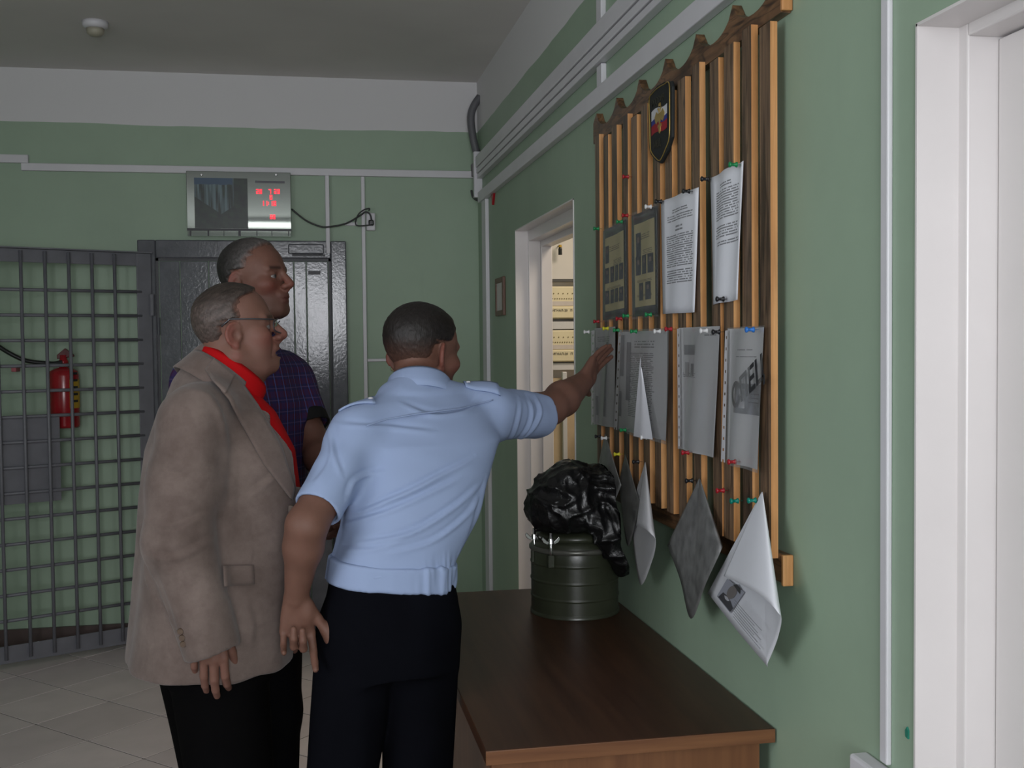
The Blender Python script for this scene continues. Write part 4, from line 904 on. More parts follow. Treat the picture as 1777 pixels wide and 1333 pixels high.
def hand(F, wr, d, n, side, curl, spread=.06, s=1., thumb=(.55, .75, .2), tc=.25, k=.003):
    """wr wrist, d finger direction, n direction the palm faces, side towards the thumb"""
    wr = Vector(wr); d = Vector(d).normalized(); n = Vector(n); n = (n-d*n.dot(d)).normalized(); t = d.cross(n)
    if t.dot(Vector(side)) < 0: t = -t
    tips = []
    F.el(wr+d*.052*s, (.036*s, .054*s, .015*s), np.array([[t.x, d.x, n.x], [t.y, d.y, n.y], [t.z, d.z, n.z]], f32), .022)
    F.el(wr+d*.040*s+t*.022*s+n*.008*s, (.019*s, .034*s, .016*s), np.array([[t.x, d.x, n.x], [t.y, d.y, n.y], [t.z, d.z, n.z]], f32), .010)
    for i in range(4):
        o = (1.5-i); L = (.094, .100, .095, .076)[i]*s; r = (.0098, .0100, .0095, .0082)[i]*s
        kn = wr+d*((.094, .099, .094, .084)[i]*s)+t*(o*.0212*s)
        F.rc(wr+d*.03*s+t*o*.012*s, kn, .013*s, .0105*s, .010)
        a = (o*spread); dd = (d*math.cos(a)+t*math.sin(a)).normalized(); ax = dd.cross(n).normalized(); p = kn
        cs = curl[i] if isinstance(curl[i], (list, tuple)) else (curl[i]*.8, curl[i], curl[i]*.7)
        for j, (fr, rr) in enumerate(((.46, .96), (.30, .88), (.24, .76))):
            dd = Matrix.Rotation(cs[j], 3, ax) @ dd; q = p+dd*L*fr
            F.rc(p, q, r*(1. if j == 0 else (.96, .96, .88)[j]), r*rr, k); p = q
        tips.append((p, dd))
    p = wr+d*.026*s+t*.026*s; dd = (d*thumb[0]+t*thumb[1]+n*thumb[2]).normalized()
    for j, (L, r0, r1) in enumerate(((.040, .0145, .0120), (.032, .0118, .0108), (.026, .0108, .0088))):
        q = p+dd*L*s; F.rc(p, q, r0*s, r1*s, .008 if j == 0 else k); p = q
        dd = (dd+d*tc+n*tc*.6).normalized()
    return tips
k = NT('skin'); at_ = k.n('ShaderNodeAttribute', attribute_name='tone'); k.set(at_.outputs['Color'], .58, spec=.35); k.b.inputs['Subsurface Weight'].default_value = .12; k.b.inputs['Subsurface Radius'].default_value = (.01, .004, .002); k.b.inputs['Subsurface Scale'].default_value = .5
k.bump(k.noise(k.obj(), 260, 3), .18, .001); M['skin'] = k.m
def cloth(name, c, rough=.85, var=.08, sc=6., weave=700., bump=.12, sheen=.0, spec=.12):
    k = NT(name); o = k.obj(); k.set(k.mix(k.ramp(k.noise(o, sc, 4), .3, .7), tuple(x*(1-var) for x in c), tuple(x*(1+var) for x in c)), rough, spec=spec)
    k.bump(k.noise(o, weave, 2), bump, .001); k.b.inputs['Sheen Weight'].default_value = sheen; return k.m
def hair_mat(name, dark, light, sc=(260, 260, 60), bias=.5):
    k = NT(name); o = k.obj(); g = k.noise(k.map(o, sc), 1., 3, .6); k.set(k.mix(k.ramp(g, bias-.18, bias+.2), dark, light), .55, spec=.3); k.bump(g, .6, .003); return k.m
def hairline(zz, yy, lo, hi, top, rag=.016, nape=-.062):
    def mask(L):
        r = (vnoise(L, 75.)-.5)*rag; yb = np.interp(L[:, 2], zz, yy)+r
        m = sstep(yb-L[:, 1], -.014, .024)*sstep(L[:, 2]+r, nape-.02, nape+.035)
        return m*(1-sstep(np.abs(L[:, 0]), .076, .0805)*(L[:, 2] < .032)*(L[:, 1] > -.045))
    def th(L): m = mask(L); return -.0045+m*(lo+(hi-lo)*sstep(L[:, 2], .0, .09)+(top-hi)*sstep(L[:, 2], .09, .118)+.0045)
    return th, mask
def hair(fld, c, R, s, thick, h, post_extra=None):
    """hair = the head grown by a thickness that falls below zero outside the hairline"""
    def post(D, P):
        L = ((P-V3(c))@R)/s; return D-thick(L)
    V, Fq = surface(fld, h, post); V = relax(V, Fq, 1)
    N = normals(V, Fq); L = ((V-V3(c))@R)/s
    V = V+N*((vnoise(np.stack([L[:, 0]*260, L[:, 1]*90, L[:, 2]*150], 1))-.5)*.0018)[:, None]
    return V.astype(f32), Fq
def eyes(parent, w, s, R, look=(0, 1, 0)):
    for q in (-1, 1):
        c = Vector(w((q*.031, .0772, .0)).tolist()); f_ = Vector((R@V3(look)).tolist()).normalized()
        rq = f_.to_track_quat('Z', 'Y').to_matrix()
        e = obj('eyeball', ball(c, rq, .0122*s), plain_eye(), parent, smooth=True)
        i_ = MB(); n = 16; i_.add([c+rq@Vector((.0052*s*math.cos(a), .0052*s*math.sin(a), .01175*s)) for a in np.linspace(0, 2*math.pi, n, endpoint=False)]+[c+f_*.0124*s], [(j, (j+1) % n, n) for j in range(n)])
        obj('iris', i_, 'print_black', e)
def ball(c, rq, r, n=14):
    mb = MB(); vs = []; fs = []
    for i in range(n+1):
        for j in range(2*n):
            th = math.pi*i/n; ph = math.pi*j/n; vs.append(c+rq@Vector((r*math.sin(th)*math.cos(ph), r*math.sin(th)*math.sin(ph), r*math.cos(th))))
    for i in range(n):
        for j in range(2*n): j2 = (j+1) % (2*n); fs.append((i*2*n+j, (i+1)*2*n+j, (i+1)*2*n+j2, i*2*n+j2))
    return mb.add(vs, fs)
def plain_eye():
    if 'eye' not in M: M['eye'] = plain('eye_white', (.15, .13, .125), .2, var=.03)
    return M['eye']
def shoes(parent, feet, fdir):
    for f in feet:
        F = Field(); R = frame(fdir); w = lambda p: V3(f)+R@V3(p)
        F.el(w((0, .075, .035)), (.048, .13, .038), R, .02); F.el(w((0, -.03, .055)), (.042, .065, .06), R, .03); F.el(w((0, 0.06, .0)), (.06, .2, .012), R, .01, 's')
        V, Q = surface(F, .006); V[:, 2] = np.maximum(V[:, 2], .002); npmesh('shoe', V, Q, M.setdefault('shoe', plain('black_leather', (.012, .011, .011), .3)), parent)
# ------------------------------------------------------------------ people
def arr(v): return np.array(v, f32)
def fabric(V, Fq, fn):
    N = normals(V, Fq); return (V+N*fn(V)[:, None]).astype(f32)
def stretched(V, d, across, along, amp, seed=0.):
    """fold relief: noise drawn out along direction d"""
    d = arr(Vector(d).normalized()); t = V@d; Q = V-t[:, None]*d
    return (vnoise(np.concatenate([Q*across, (t*along)[:, None]], 1)[:, [0, 1, 2]]+np.stack([t*along]*3, 1)*.6+seed)-.5)*amp
def march(fld, P, d, off):
    P = arr(P); d = arr(d); d = d/np.linalg.norm(d, axis=-1, keepdims=True); t = np.zeros(len(P), f32)
    for _ in range(70):
        dist = fld.eval((P+d*t[:, None])[:, None, :])[:, 0]-off; t += np.clip(dist, -.01, .06)*.8
    return P+d*t[:, None]
def strip_patch(name, fld, a, b, off, mat, parent, y0, nu=22, nv=6, thick=.003, depth=None):
    """raised piece between two outlines, laid on the garment from the viewer's side"""
    def rs(pl, n):
        pl = [Vector((*p, 0)) for p in pl]; L = [0]
        for i in range(1, len(pl)): L.append(L[-1]+(pl[i]-pl[i-1]).length)
        return [Vector(((np.interp(t*L[-1], L, [p.x for p in pl])), np.interp(t*L[-1], L, [p.y for p in pl]), 0)) for t in np.linspace(0, 1, n)]
    A, Bq = rs(a, nu), rs(b, nu); S = []; D = []
    for v in np.linspace(0, 1, nv):
        for i in range(nu):
            q = lerp(A[i], Bq[i], v); S.append(at(q.x, q.y, y0)); D.append(ray(q.x, q.y))
    H = march(fld, S, D, off); rows = [[Vector(H[j*nu+i].tolist()) for i in range(nu)] for j in range(nv)]
    return obj(name, MB().grid(rows), mat, parent, smooth=True, solid=thick)
def collar(name, c, up, back, rx, ry, ang, prof, mat, parent, thick=.003, n=40, dip=0.):
    up = Vector(up).normalized(); back = Vector(back); back = (back-up*back.dot(up)).normalized(); sd = up.cross(back); c = Vector(c); rows = []
    for r, h in prof:
        row = []
        for a in np.linspace(-ang, ang, n):
            f_ = abs(a)/ang; row.append(c+back*((ry+r)*math.cos(a))+sd*((rx+r)*math.sin(a))+up*(h-dip*f_*f_))
        rows.append(row)
    return obj(name, MB().grid(rows), mat, parent, smooth=True, solid=thick)
def sec(p, rx, ry, ang): return (p.z, p.x, p.y, rx, ry, math.radians(ang))
def hollow(F, a, b, ra, rb, cut=.05, over=.05):   # opens the end of a sleeve
    a, b = Vector(a), Vector(b); d = (b-a).normalized(); F.rc(b-d*cut, b+d*over, rb-.007, rb-.003, .004, 's')
    return F
def plane_cut(F, p, n, r=.12):                    # cuts a sleeve off square beyond p
    p = Vector(p); n = Vector(n).normalized(); F.el(p+n*(r*.5), (r, r, r*.5), frame((n.x, n.y, n.z) if abs(n.z) < .95 else (0, 1, 0)) if False else rotz(n), .006, 's'); return F
def rotz(n):
    n = Vector(n).normalized(); a = n.orthogonal().normalized(); b = n.cross(a); return np.array([[a.x, b.x, n.x], [a.y, b.y, n.y], [a.z, b.z, n.z]], f32)
SQ = [None]
def mk(name, F, h, mat, parent, post=None, disp=None, it=1, color=None):
    V, Q = surface(F, h, post); V = relax(V, Q, it)
    if disp is not None: SQ[0] = Q; V = fabric(V, Q, disp)
    return npmesh(name, V, Q, mat, parent, color=None if color is None else color(V))
BH = .0034
def folds(V, N, lines, y0, amp, wd, face=(0, -1, 0)):
    """raised folds along lines drawn on the side of the garment that faces `face`"""
    d = np.zeros(len(V), f32); f_ = np.clip(N@arr(face), 0, 1); f_ = sstep(f_, .05, .4)
    for li in lines:
        a_ = li[0]; P = [at(*p, y0) for p in li[1:]]; P = catmull(P, 5) if len(P) > 2 else P
        X = np.array([[p.x, p.z] for p in P], f32); n = len(X)-1; best = np.full(len(V), 9., f32); sg = np.zeros(len(V), f32); tt = np.zeros(len(V), f32)
        for i in range(n):
            e = X[i+1]-X[i]; L = float(e@e); q = V[:, [0, 2]]-X[i]; t = np.clip(q@e/L, 0, 1); r = q-t[:, None]*e; dist = np.sqrt((r*r).sum(1)); m = dist < best
            best = np.where(m, dist, best); sg = np.where(m, np.sign(e[0]*q[:, 1]-e[1]*q[:, 0])*dist, sg); tt = np.where(m, (i+t)/n, tt)
        tap = np.sin(np.pi*np.clip(tt, .02, .98))**.6
        d += a_*amp*tap*f_*(np.exp(-((sg+wd)/wd)**2)-.7*np.exp(-((sg-.8*wd)/(wd*.9))**2))
    return d
# ================= officer in a pale blue shirt, seen from behind
def officer():
    hp = at(683, 1030, 2.5); t = thing('person', (hp.x, hp.y, 0), 'man in pale blue short sleeved uniform shirt leaning to touch the notice board', 'person')
    hf = Vector((.74, .66, -.08)); R = frame(hf); hc = at(733, 614, 2.76); s = .985
    sR, sL = at(846, 716, 2.715), at(624, 757, 2.535); nb = at(722, 678, 2.665)
    eR, wR = at(956, 708, 2.87), at(1011, 664, 3.005); tip = onx(1050, 604, -.098)
    eL, wL = at(532, 912, 2.375), at(514, 1034, 2.43)
    C = [at(680, 985, 2.50), at(706, 910, 2.53), at(725, 830, 2.57), at(738, 765, 2.61), at(738, 715, 2.64), at(727, 684, 2.66)]
    torso = [sec(C[0], .140, .112, 8), sec(C[1], .146, .116, 12), sec(C[2], .168, .122, 20), sec(C[3], .184, .124, 26), sec(C[4], .150, .100, 28), sec(C[5], .070, .068, 28)]
    # body
    B = Field(); w = head(B, hc, R, s, earw=1.2, earb=36)
    B.rc(w((0, -.022, -.06)), nb, .054, .058, .03)
    B.st(torso, 2.3, .03, grow=-.016)
    B.rc(nb+Vector((0, 0, -.045)), sR, .045, .048, .04).rc(nb+Vector((0, 0, -.045)), sL, .045, .048, .04)
    B.chain([sR, eR], [.050, .043], .02); m = lerp(eR, wR, .35); B.chain([eR, m, wR], [.044, .047, .029], .015)
    B.chain([sL, eL], [.048, .042], .02); m = lerp(eL, wL, .3); B.chain([eL, m, wL], [.041, .0405, .0255], .02)
    hand(B, wR, tip-wR, (.85, -.48, -.1), (0, .5, -1), [.14, .11, .12, .16], .016, .875, thumb=(.30, .85, -.25), tc=.15)
    hand(B, wL, Vector((.002, .02, -.15)), (.05, -1, -.1), (1, 0, 0), [(.55, .35, .2), (1.25, 1.35, .6), (1.25, 1.4, .6), (.75, .6, .4)], .045, .93, thumb=(.80, .52, .10), tc=.16)
    pel = at(683, 1040, 2.5); kL, kR = at(590, 1390, 2.46), at(722, 1390, 2.52); fL, fR = Vector((kL.x, kL.y+.03, .09)), Vector((kR.x, kR.y+.03, .09)); hL, hR = pel+Vector((-.085, -.015, -.07)), pel+Vector((.064, .015, -.07))
    B.st([sec(C[0], .13, .10, 8), (pel.z, pel.x, pel.y, .14, .105, .14), (pel.z-.1, pel.x, pel.y, .14, .105, .14)], 2.2, .03)
    for a, b, c in ((hL, kL, fL), (hR, kR, fR)): B.chain([a, b, c], [.075, .05, .035], .03)
    base = (.155, .075, .053)
    body = mk('body', B, BH, 'skin', t, color=lambda V: skin_color(V, hc, R, s, base, stub=.35))
    # hair
    HF = Field(); head(HF, hc, R, s, earw=1.2, earb=36)
    th, hm = hairline([-.10, -.05, -.02, .02, .036, .06, .09, .12], [-.055, -.045, -.038, -.030, .030, .052, .072, .092], .004, .0085, .0085, .012)
    V, Q = hair(HF, hc, R, s, th, .0034)
    def hcol(V):
        L = ((V-arr(hc))@R)/s; m = (sstep(L[:, 2]+.35*np.maximum(L[:, 1]+.03, 0), -.065, .045)*sstep(hm(L), .35, .95))[:, None]
        g = vnoise(np.stack([L[:, 0]*420, L[:, 1]*420, L[:, 2]*160], 1))[:, None]; g2 = vnoise(L, 40.)[:, None]
        return (arr([.13, .065, .046])*(1-m)+arr([.014, .011, .010])*m)*(.5+.7*g+.3*g2)
    if 'hair' not in M:
        k = NT('hair'); a = k.n('ShaderNodeAttribute', attribute_name='tone'); k.set(a.outputs['Color'], .5, spec=.35); k.bump(k.noise(k.map(k.obj(), (300, 300, 90)), 1., 3), .5, .002); M['hair'] = k.m
    npmesh('hair', V, Q, 'hair', t, color=hcol(V))
    eyes(t, w, s, R)
    # shirt
    S = Field(); sl = at(934, 722, 2.845); dR = (sl-sR).normalized(); s2 = at(551, 884, 2.405); dL = (s2-sL).normalized()
    S.chain([sR, sl], [.064, .062], .03); S.chain([sL, s2], [.060, .054], .03)
    for p, d, r in ((sl, dR, .062), (s2, dL, .054)): plane_cut(S, p-d*.004, d, .10); S.rc(p-d*.055, p+d*.05, r-.0095, r-.0095, .003, 's')
    S.st(torso, 2.4, .03, grow=.004)
    S.rc(nb+Vector((0, 0, -.022)), sR+Vector((0, 0, -.004)), .060, .060, .045).rc(nb+Vector((0, 0, -.022)), sL+Vector((0, 0, -.004)), .060, .060, .045)
    nd = (Vector(w((0, -.02, -.05)).tolist())-nb).normalized()
    S.rc(nb+nd*.040, nb+nd*.12, .062, .062, .004, 's')
    fd = Vector((.9, .2, .42))
    def disp(V):
        z = V[:, 2]; x = V[:, 0]
        low = sstep(1.32-z, 0, .14)*sstep(z, C[0].z+.0, C[0].z+.06)
        N = normals(V, SQ[0]); c = lambda *pts: [(480+a/3.1, 620+b/3.1) for a, b in pts]
        d = low*stretched(V, fd, 18, 2.4, .014)+(1-low)*stretched(V, (1, .5, -.25), 20, 3., .010, 5.)
        d += folds(V, N, [[1.1]+c((440, 810), (560, 750), (700, 690), (900, 600), (1060, 540)), [.8]+c((420, 860), (640, 770), (830, 690), (960, 640)), [1.0]+c((440, 960), (700, 900), (900, 800), (1090, 680)),
             [.7]+c((560, 1005), (800, 950), (1000, 830), (1110, 700)), [.6]+c((340, 350), (600, 360), (850, 390)), [.8]+c((690, 255), (800, 290), (900, 305), (1050, 285), (1160, 215)), [.7]+c((1010, 1060), (1060, 870), (1130, 660)),
             [.8]+c((365, 720), (395, 640), (470, 608), (560, 595)), [.5]+c((340, 900), (450, 840), (560, 800)), [.5]+c((330, 1000), (500, 985), (650, 940))], 2.5, .0060, .0055)
        d += folds(V, N, [[1]+c((1225, 490), (1290, 420), (1325, 330), (1330, 215)), [1]+c((1250, 470), (1340, 390), (1385, 290), (1380, 215)), [.7]+c((1205, 470), (1240, 360), (1260, 215))], 2.8, .0050, .0050)
        d += folds(V, N, [[.8]+c((320, 330), (310, 480), (350, 620)), [.6]+c((200, 660), (270, 560), (300, 440))], 2.45, .0045, .005)
        d += stretched(V, dL, 24, 5., .014, 9.)*np.exp(-(np.linalg.norm(V-arr(lerp(sL, s2, .35)), axis=1)/.07)**2)
        d += stretched(V, dR.cross(Vector((0, 1, .3))), 30, 4., .014, 2.)*np.exp(-(np.linalg.norm(V-arr(lerp(sR, sl, .55)), axis=1)/.07)**2)
        g = sstep(C[0].z+.055-z, 0, .05)*sstep(x, C[0].x+.05, C[0].x+.11); d += .005*g*(vnoise(np.stack([x*120, V[:, 1]*90, z*9], 1))-.5)*2
        return d
    M['shirt'] = cloth('pale_blue_cotton', (.295, .37, .555), .75, .02, 4., 900, .1)
    sh = mk('shirt', S, .0042, 'shirt', t, disp=disp, it=2)
    wb_ = Field(); bz = C[0]; wb_.st([(bz.z-.034, bz.x-.004, bz.y, .1455, .119, .14), (bz.z+.022, bz.x+.004, bz.y, .1455, .119, .14)], 2.4, .01, grow=.0)
    Vw, Qw = surface(wb_, .004); Vw = relax(Vw, Qw, 1)
    Vw = fabric(Vw, Qw, lambda V: .012*(vnoise(np.stack([V[:, 0]*95, V[:, 1]*70, V[:, 2]*8], 1))-.5)*sstep(V[:, 0], bz.x+.02, bz.x+.10)+.004*(vnoise(V*arr([30, 30, 4]))-.5))
    Vw[:, 2] -= .10*(Vw[:, 0]-bz.x+.02); npmesh('shirt_waistband', Vw, Qw, 'shirt', sh)
    cu = (nd*.45+Vector((0, 0, .8))).normalized()
    collar('shirt_collar', at(728, 673, 2.690), cu, -hf+Vector((.35, -.3, 0)), .0655, .0685, 2.5, [(.004, -.03), (.000, .002), (-.003, .024), (.002, .030), (.009, .022), (.018, -.006), (.025, -.026)], 'shirt', sh, .002, dip=.014)
    fl = S
    for nm, a, b in (('epaulet', [(806, 668), (866, 676)], [(806, 676), (866, 686)]), ('epaulet', [(650, 683), (588, 719)], [(652, 690), (592, 727)])):
        pa = [at(*p, 2.68 if a[0][0] > 700 else 2.55) for p in (a[0], a[1])]
        u = (pa[1]-pa[0]); u.z = 0; v = Vector((-u.y, u.x, 0)).normalized()*.024
        g = [[pa[0]+u*s_+v*q+Vector((0, 0, .08)) for s_ in np.linspace(0, 1, 10)] for q in np.linspace(-1, 1, 5)]
        H = march(fl, [p for r in g for p in r], [(0, 0, -1)]*50, .005); ep_ = obj(nm, MB().grid([[Vector(H[i*10+j].tolist()) for j in range(10)] for i in range(5)]), 'shirt', sh, smooth=True, solid=.004)
        q = H[2*10+1]; obj('epaulet_button', MB().lathe((q[0], q[1], q[2]+.002), [(.006, 0), (.005, .003), (.001, .004)], 12), 'white_plastic', ep_)
    strip_patch('yoke_seam', S, [(636, 738), (670, 727), (720, 718), (800, 708), (856, 693)], [(636, 740), (670, 729), (720, 720), (800, 710), (856, 695)], .0055, 'shirt', sh, 2.2, 40, 3, .002)
    # trousers
    T = Field(); T.st([sec(C[0]+Vector((0, 0, .0)), .137, .111, 8), (pel.z, pel.x-.004, pel.y, .149, .120, .14), (pel.z-.10, pel.x-.012, pel.y, .146, .122, .14), (pel.z-.16, pel.x-.012, pel.y, .140, .112, .14)], 2.3, .03)
    for a, b, c in ((hL, kL, fL), (hR, kR, fR)): T.chain([a, b, c], [.088, .076, .062], .03)
    M['navy'] = cloth('dark_navy_cloth', (.0035, .0037, .0055), .9, .2, spec=.03)
    mk('trousers', T, .0055, 'navy', t, disp=lambda V: stretched(V, (0, 0, 1), 18, 2.5, .012))
    shoes(t, [(fL.x, fL.y, 0), (fR.x, fR.y, 0)], (.25, 1, 0))
officer()
# ================= elderly man in a beige suede jacket and red polo shirt
def elder():
    b0 = at(380, 1000, 2.66); t = thing('person', (b0.x, b0.y, 0), 'elderly man with glasses in a beige suede jacket and red shirt', 'person')
    a0 = 18; fv = Vector((math.cos(math.radians(a0)), math.sin(math.radians(a0)), 0)); rv = Vector((fv.y, -fv.x, 0))
    hf = Vector((.98, .07, .17)); R = frame(hf); hc = at(406, 577, 2.66); s = .925
    nb = at(392, 660, 2.67)
    C = [at(362, 1142, 2.66), at(372, 1050, 2.66), at(385, 950, 2.66), at(389, 860, 2.66), at(388, 780, 2.66), at(381, 715, 2.66), at(379, 668, 2.67)]
    D6 = [(.176, .205), (.172, .200), (.176, .200), (.174, .200), (.160, .196), (.125, .165), (.072, .078)]
    tor = [sec(c, *d, a0) for c, d in zip(C, D6)]
    sR, eR, wR, hw = at(338, 733, 2.49), at(310, 940, 2.45), at(366, 1124, 2.43), at(366, 1064, 2.435)
    sL = C[5]-rv*.165+Vector((0, 0, -.03)); eL = sL+Vector((.02, .05, -.28)); wL = eL+Vector((.13, -.06, -.14))
    B = Field(); w = head(B, hc, R, s, jowl=.4, mouth=1.5, nose=1.10, ear=.92, skull=(-.002, .088), earw=1.30, eary=.012)
    B.el(w((0, .012, -.098)), (.042, .042, .022), R, .02)
    B.rc(w((0, -.018, -.055)), nb+fv*.005, .060, .064, .03); B.rc(w((0, .018, -.09)), nb+fv*.04+Vector((0, 0, -.01)), .036, .040, .03)
    B.st(tor, 2.3, .03, grow=-.03)
    B.rc(nb, sR, .05, .05, .04).rc(nb, sL, .05, .05, .04)
    B.chain([sR, eR, hw], [.05, .042, .03], .02); B.chain([sL, eL, wL], [.05, .042, .03], .02)
    hand(B, hw, at(359, 1214, 2.42)-hw, (.15, 1, .0), (1, .0, .2), [.40, .32, .34, .46], .025, 1.0, thumb=(.86, .22, .46), tc=.10)
    hand(B, wL, (.5, -.5, -.5), (0, -.3, -1), (1, 0, 0), [.5, .5, .5, .5], .04, .95)
    pz = C[0]; hR_, hL_ = pz+rv*.09, pz-rv*.09; kR_, kL_ = Vector((hR_.x+.03, hR_.y, .46)), Vector((hL_.x+.05, hL_.y, .46)); fR_, fL_ = Vector((kR_.x-.02, kR_.y, .09)), Vector((kL_.x-.02, kL_.y, .09))
    for a, b, c in ((hR_, kR_, fR_), (hL_, kL_, fL_)): B.chain([a+Vector((0, 0, .08)), b, c], [.09, .055, .04], .03)
    base = (.170, .082, .060)
    mk('body', B, BH, 'skin', t, color=lambda V: skin_color(V, hc, R, s, base, stub=.08))
    HF = Field(); head(HF, hc, R, s, jowl=.4, ear=.92, skull=(-.002, .088), earw=1.30, eary=.012)
    th, hm = hairline([-.10, -.05, -.03, .020, .034, .06, .078, .092, .105], [-.055, -.040, -.034, -.024, .024, .024, .034, .068, .092], .006, .0085, .0045, .022, -.050)
    V, Q = hair(HF, hc, R, s, th, .0034)
    L = ((V-arr(hc))@R)/s; g = vnoise(np.stack([L[:, 0]*150, (L[:, 1]+.6*L[:, 2])*60, (L[:, 2]-.4*L[:, 1])*380], 1))[:, None]; up = sstep(L[:, 2], .05, .11)[:, None]; m = sstep(hm(L), .35, 1.)[:, None]
    npmesh('hair', V, Q, 'hair', t, color=((arr([.17, .125, .11])*(1-up)+arr([.075, .055, .045])*up)*.55*m+arr([.145, .07, .052])*(1-m))*(.4+.9*g))
    eyes(t, w, s, R)
    # glasses
    gl = thing('glasses', Vector(w((0, .1, .0)).tolist()), '', ''); [gl.pop(q, None) for q in ('label', 'category')]; gl.parent = t; gl.location = WLOC[gl.name]-WLOC[t.name]
    W = lambda p: Vector(w(p).tolist())
    M['wire'] = plain('grey_metal_frame', (.10, .10, .11), .3, .7); M['lens'] = NT('lens'); k = M['lens']; k.set((.9, .92, .9), .02); k.b.inputs['Transmission Weight'].default_value = 1.; k.b.inputs['IOR'].default_value = 1.02; M['lens'] = k.m
    for q in (-1, 1):
        obj('temple', MB().tube([W((q*.083, -.028, .018)), W((q*.084, -.005, .033)), W((q*.078, .05, .024)), W((q*.066, .100, .014))], [.0022, .0020, .0017, .0017], 8), 'wire', gl, smooth=True)
        rim = [W((q*(.034+.027*math.cos(a)), .112-.010*abs(math.cos(a))-(.006 if math.cos(a) > .5 else 0), -.004+.018*math.sin(a))) for a in np.linspace(0, 2*math.pi, 25)]
        obj('lens_rim', MB().tube(rim, .0014, 6, False), 'wire', gl, smooth=True)
        obj('lens', MB().add(rim[:-1], [tuple(range(24))]), 'lens', gl)
    obj('bridge', MB().tube([W((-.010, .112, .004)), W((0, .116, .008)), W((.010, .112, .004))], .0014, 6), 'wire', gl, smooth=True)
    # red polo
    P = Field(); P.st(tor[2:], 2.3, .03, grow=-.004); kc = at(405, 644, 2.665); ku = (fv*.56+Vector((0, 0, .83))).normalized(); P.rc(kc+ku*.025, kc+ku*.12, .076, .076, .004, 's')
    M['red_cloth'] = cloth('red_knit', (.42, .005, .007), .85, .05, 5., 900, .15)
    po = mk('polo_shirt', P, .006, 'red_cloth', t)
    nd = (W((0, -.0, -.06))-nb).normalized()
    collar('polo_collar', kc-ku*.006, ku, -fv, .077, .083, 3.0, [(.002, -.03), (-.002, .006), (-.002, .018), (.002, .022), (.006, .014), (.009, -.008), (.011, -.022)], 'red_cloth', po, .003, dip=.014)
    # jacket: sleeves with open cuffs first, then the torso, then the front opening
    J = Field(); m = lerp(sR, eR, .5); J.chain([sR, m, eR, wR], [.076, .080, .074, .060], .035); J.chain([sL, eL, wL], [.074, .070, .058], .035)
    for p, e in ((wR, eR), (wL, eL)):
        d = (p-e).normalized(); plane_cut(J, p+d*.004, d, .1); J.rc(p-d*.06, p+d*.05, .050, .054, .004, 's')
    J.st(tor, 2.4, .018, grow=.006)
    J.rc(at(366, 690, 2.67), at(384, 646, 2.67), .090, .082, .04)
    J.rc(nb+Vector((0, 0, -.035)), sR, .062, .068, .05).rc(nb+Vector((0, 0, -.035)), sL, .062, .068, .05)
    J0 = Field().ext(J); J.rc(kc+ku*.055, kc+ku*.14, .072, .078, .006, 's')
    cz = [c.z for c in C]; o_ = np.argsort(cz); cz = np.array(cz)[o_]; cx = np.array([c.x for c in C])[o_]; cy = np.array([c.y for c in C])[o_]
    edge = [(372, 622), (392, 638), (412, 653), (430, 677), (448, 704), (468, 738), (488, 772), (502, 812), (511, 848)]
    H = march(J0, [at(*p, 2.25) for p in edge], [ray(*p) for p in edge], .0)
    zw = H[::-1, 2]; ww = np.array([(h[0]-np.interp(h[2], cz, cx))*rv.x+(h[1]-np.interp(h[2], cz, cy))*rv.y for h in H])[::-1]
    zw = np.concatenate([[zw[0]-.035], zw, [zw[-1]+.05]]); ww = np.concatenate([[-.03], np.clip(ww, 0, .16), [min(.16, ww[-1])]])
    o2 = np.argsort(zw); zw, ww = zw[o2], ww[o2]
    def post(D, Pp):
        z = Pp[:, 2]; dx = Pp[:, 0]-np.interp(z, cz, cx); dy = Pp[:, 1]-np.interp(z, cz, cy)
        u = dx*fv.x+dy*fv.y; l = dx*rv.x+dy*rv.y; wd = np.interp(z, zw, ww)
        cut = np.maximum(np.abs(l)-wd, -u-.01)
        low = np.maximum(np.abs(l+.02)-np.interp(z, [.7, .86, .98], [.10, .03, -.02]), .06-u)   # cutaway of the front skirts
        hem = C[0].z-.012-z
        b = -cut; hh = np.clip(.5-.5*(D-b)/.010, 0, 1); D = D*(1-hh)+b*hh+.010*hh*(1-hh)
        return np.maximum(D, np.maximum(-low, hem)).astype(f32)
    k = NT('beige_suede'); o = k.obj(); n1 = k.noise(o, 7, 6, .65); n2 = k.noise(o, 30, 4, .6)
    c = k.mix(k.ramp(n1, .32, .68), (.105, .076, .066), (.195, .150, .133)); c = k.mix(k.math('MULTIPLY', k.ramp(n2, .5, .75), .4), c, (.095, .068, .060)); k.set(c, .95, spec=.12); k.b.inputs['Sheen Weight'].default_value = .15; k.bump(k.noise(o, 420, 3), .25, .0015); M['suede'] = k.m
    def disp(V):
        arm = sstep(.13-np.abs(((V-arr(eR))@arr((rv.x, rv.y, 0)))-.03), 0, .06)
        N = normals(V, SQ[0]); fo = folds(V, N, [[.9, (322, 672), (362, 684), (390, 730), (397, 800), (391, 900)], [.8, (252, 985), (285, 1060), (304, 1115)], [.8, (256, 905), (300, 912), (352, 890)], [.7, (262, 962), (310, 958), (366, 930)],
            [.7, (420, 870), (462, 838), (490, 812)], [.5, (405, 760), (408, 850), (402, 950)], [.6, (430, 1060), (440, 1100), (438, 1135)], [.6, (270, 800), (310, 815), (350, 800)]], 2.4, .0050, .0075)
        return fo+stretched(V, (.15, 0, 1), 13, 2.2, .016)+stretched(V, (.8, 0, -.5), 20, 5., .010, 3.)*(np.linalg.norm(V-arr(eR), axis=1) < .16)
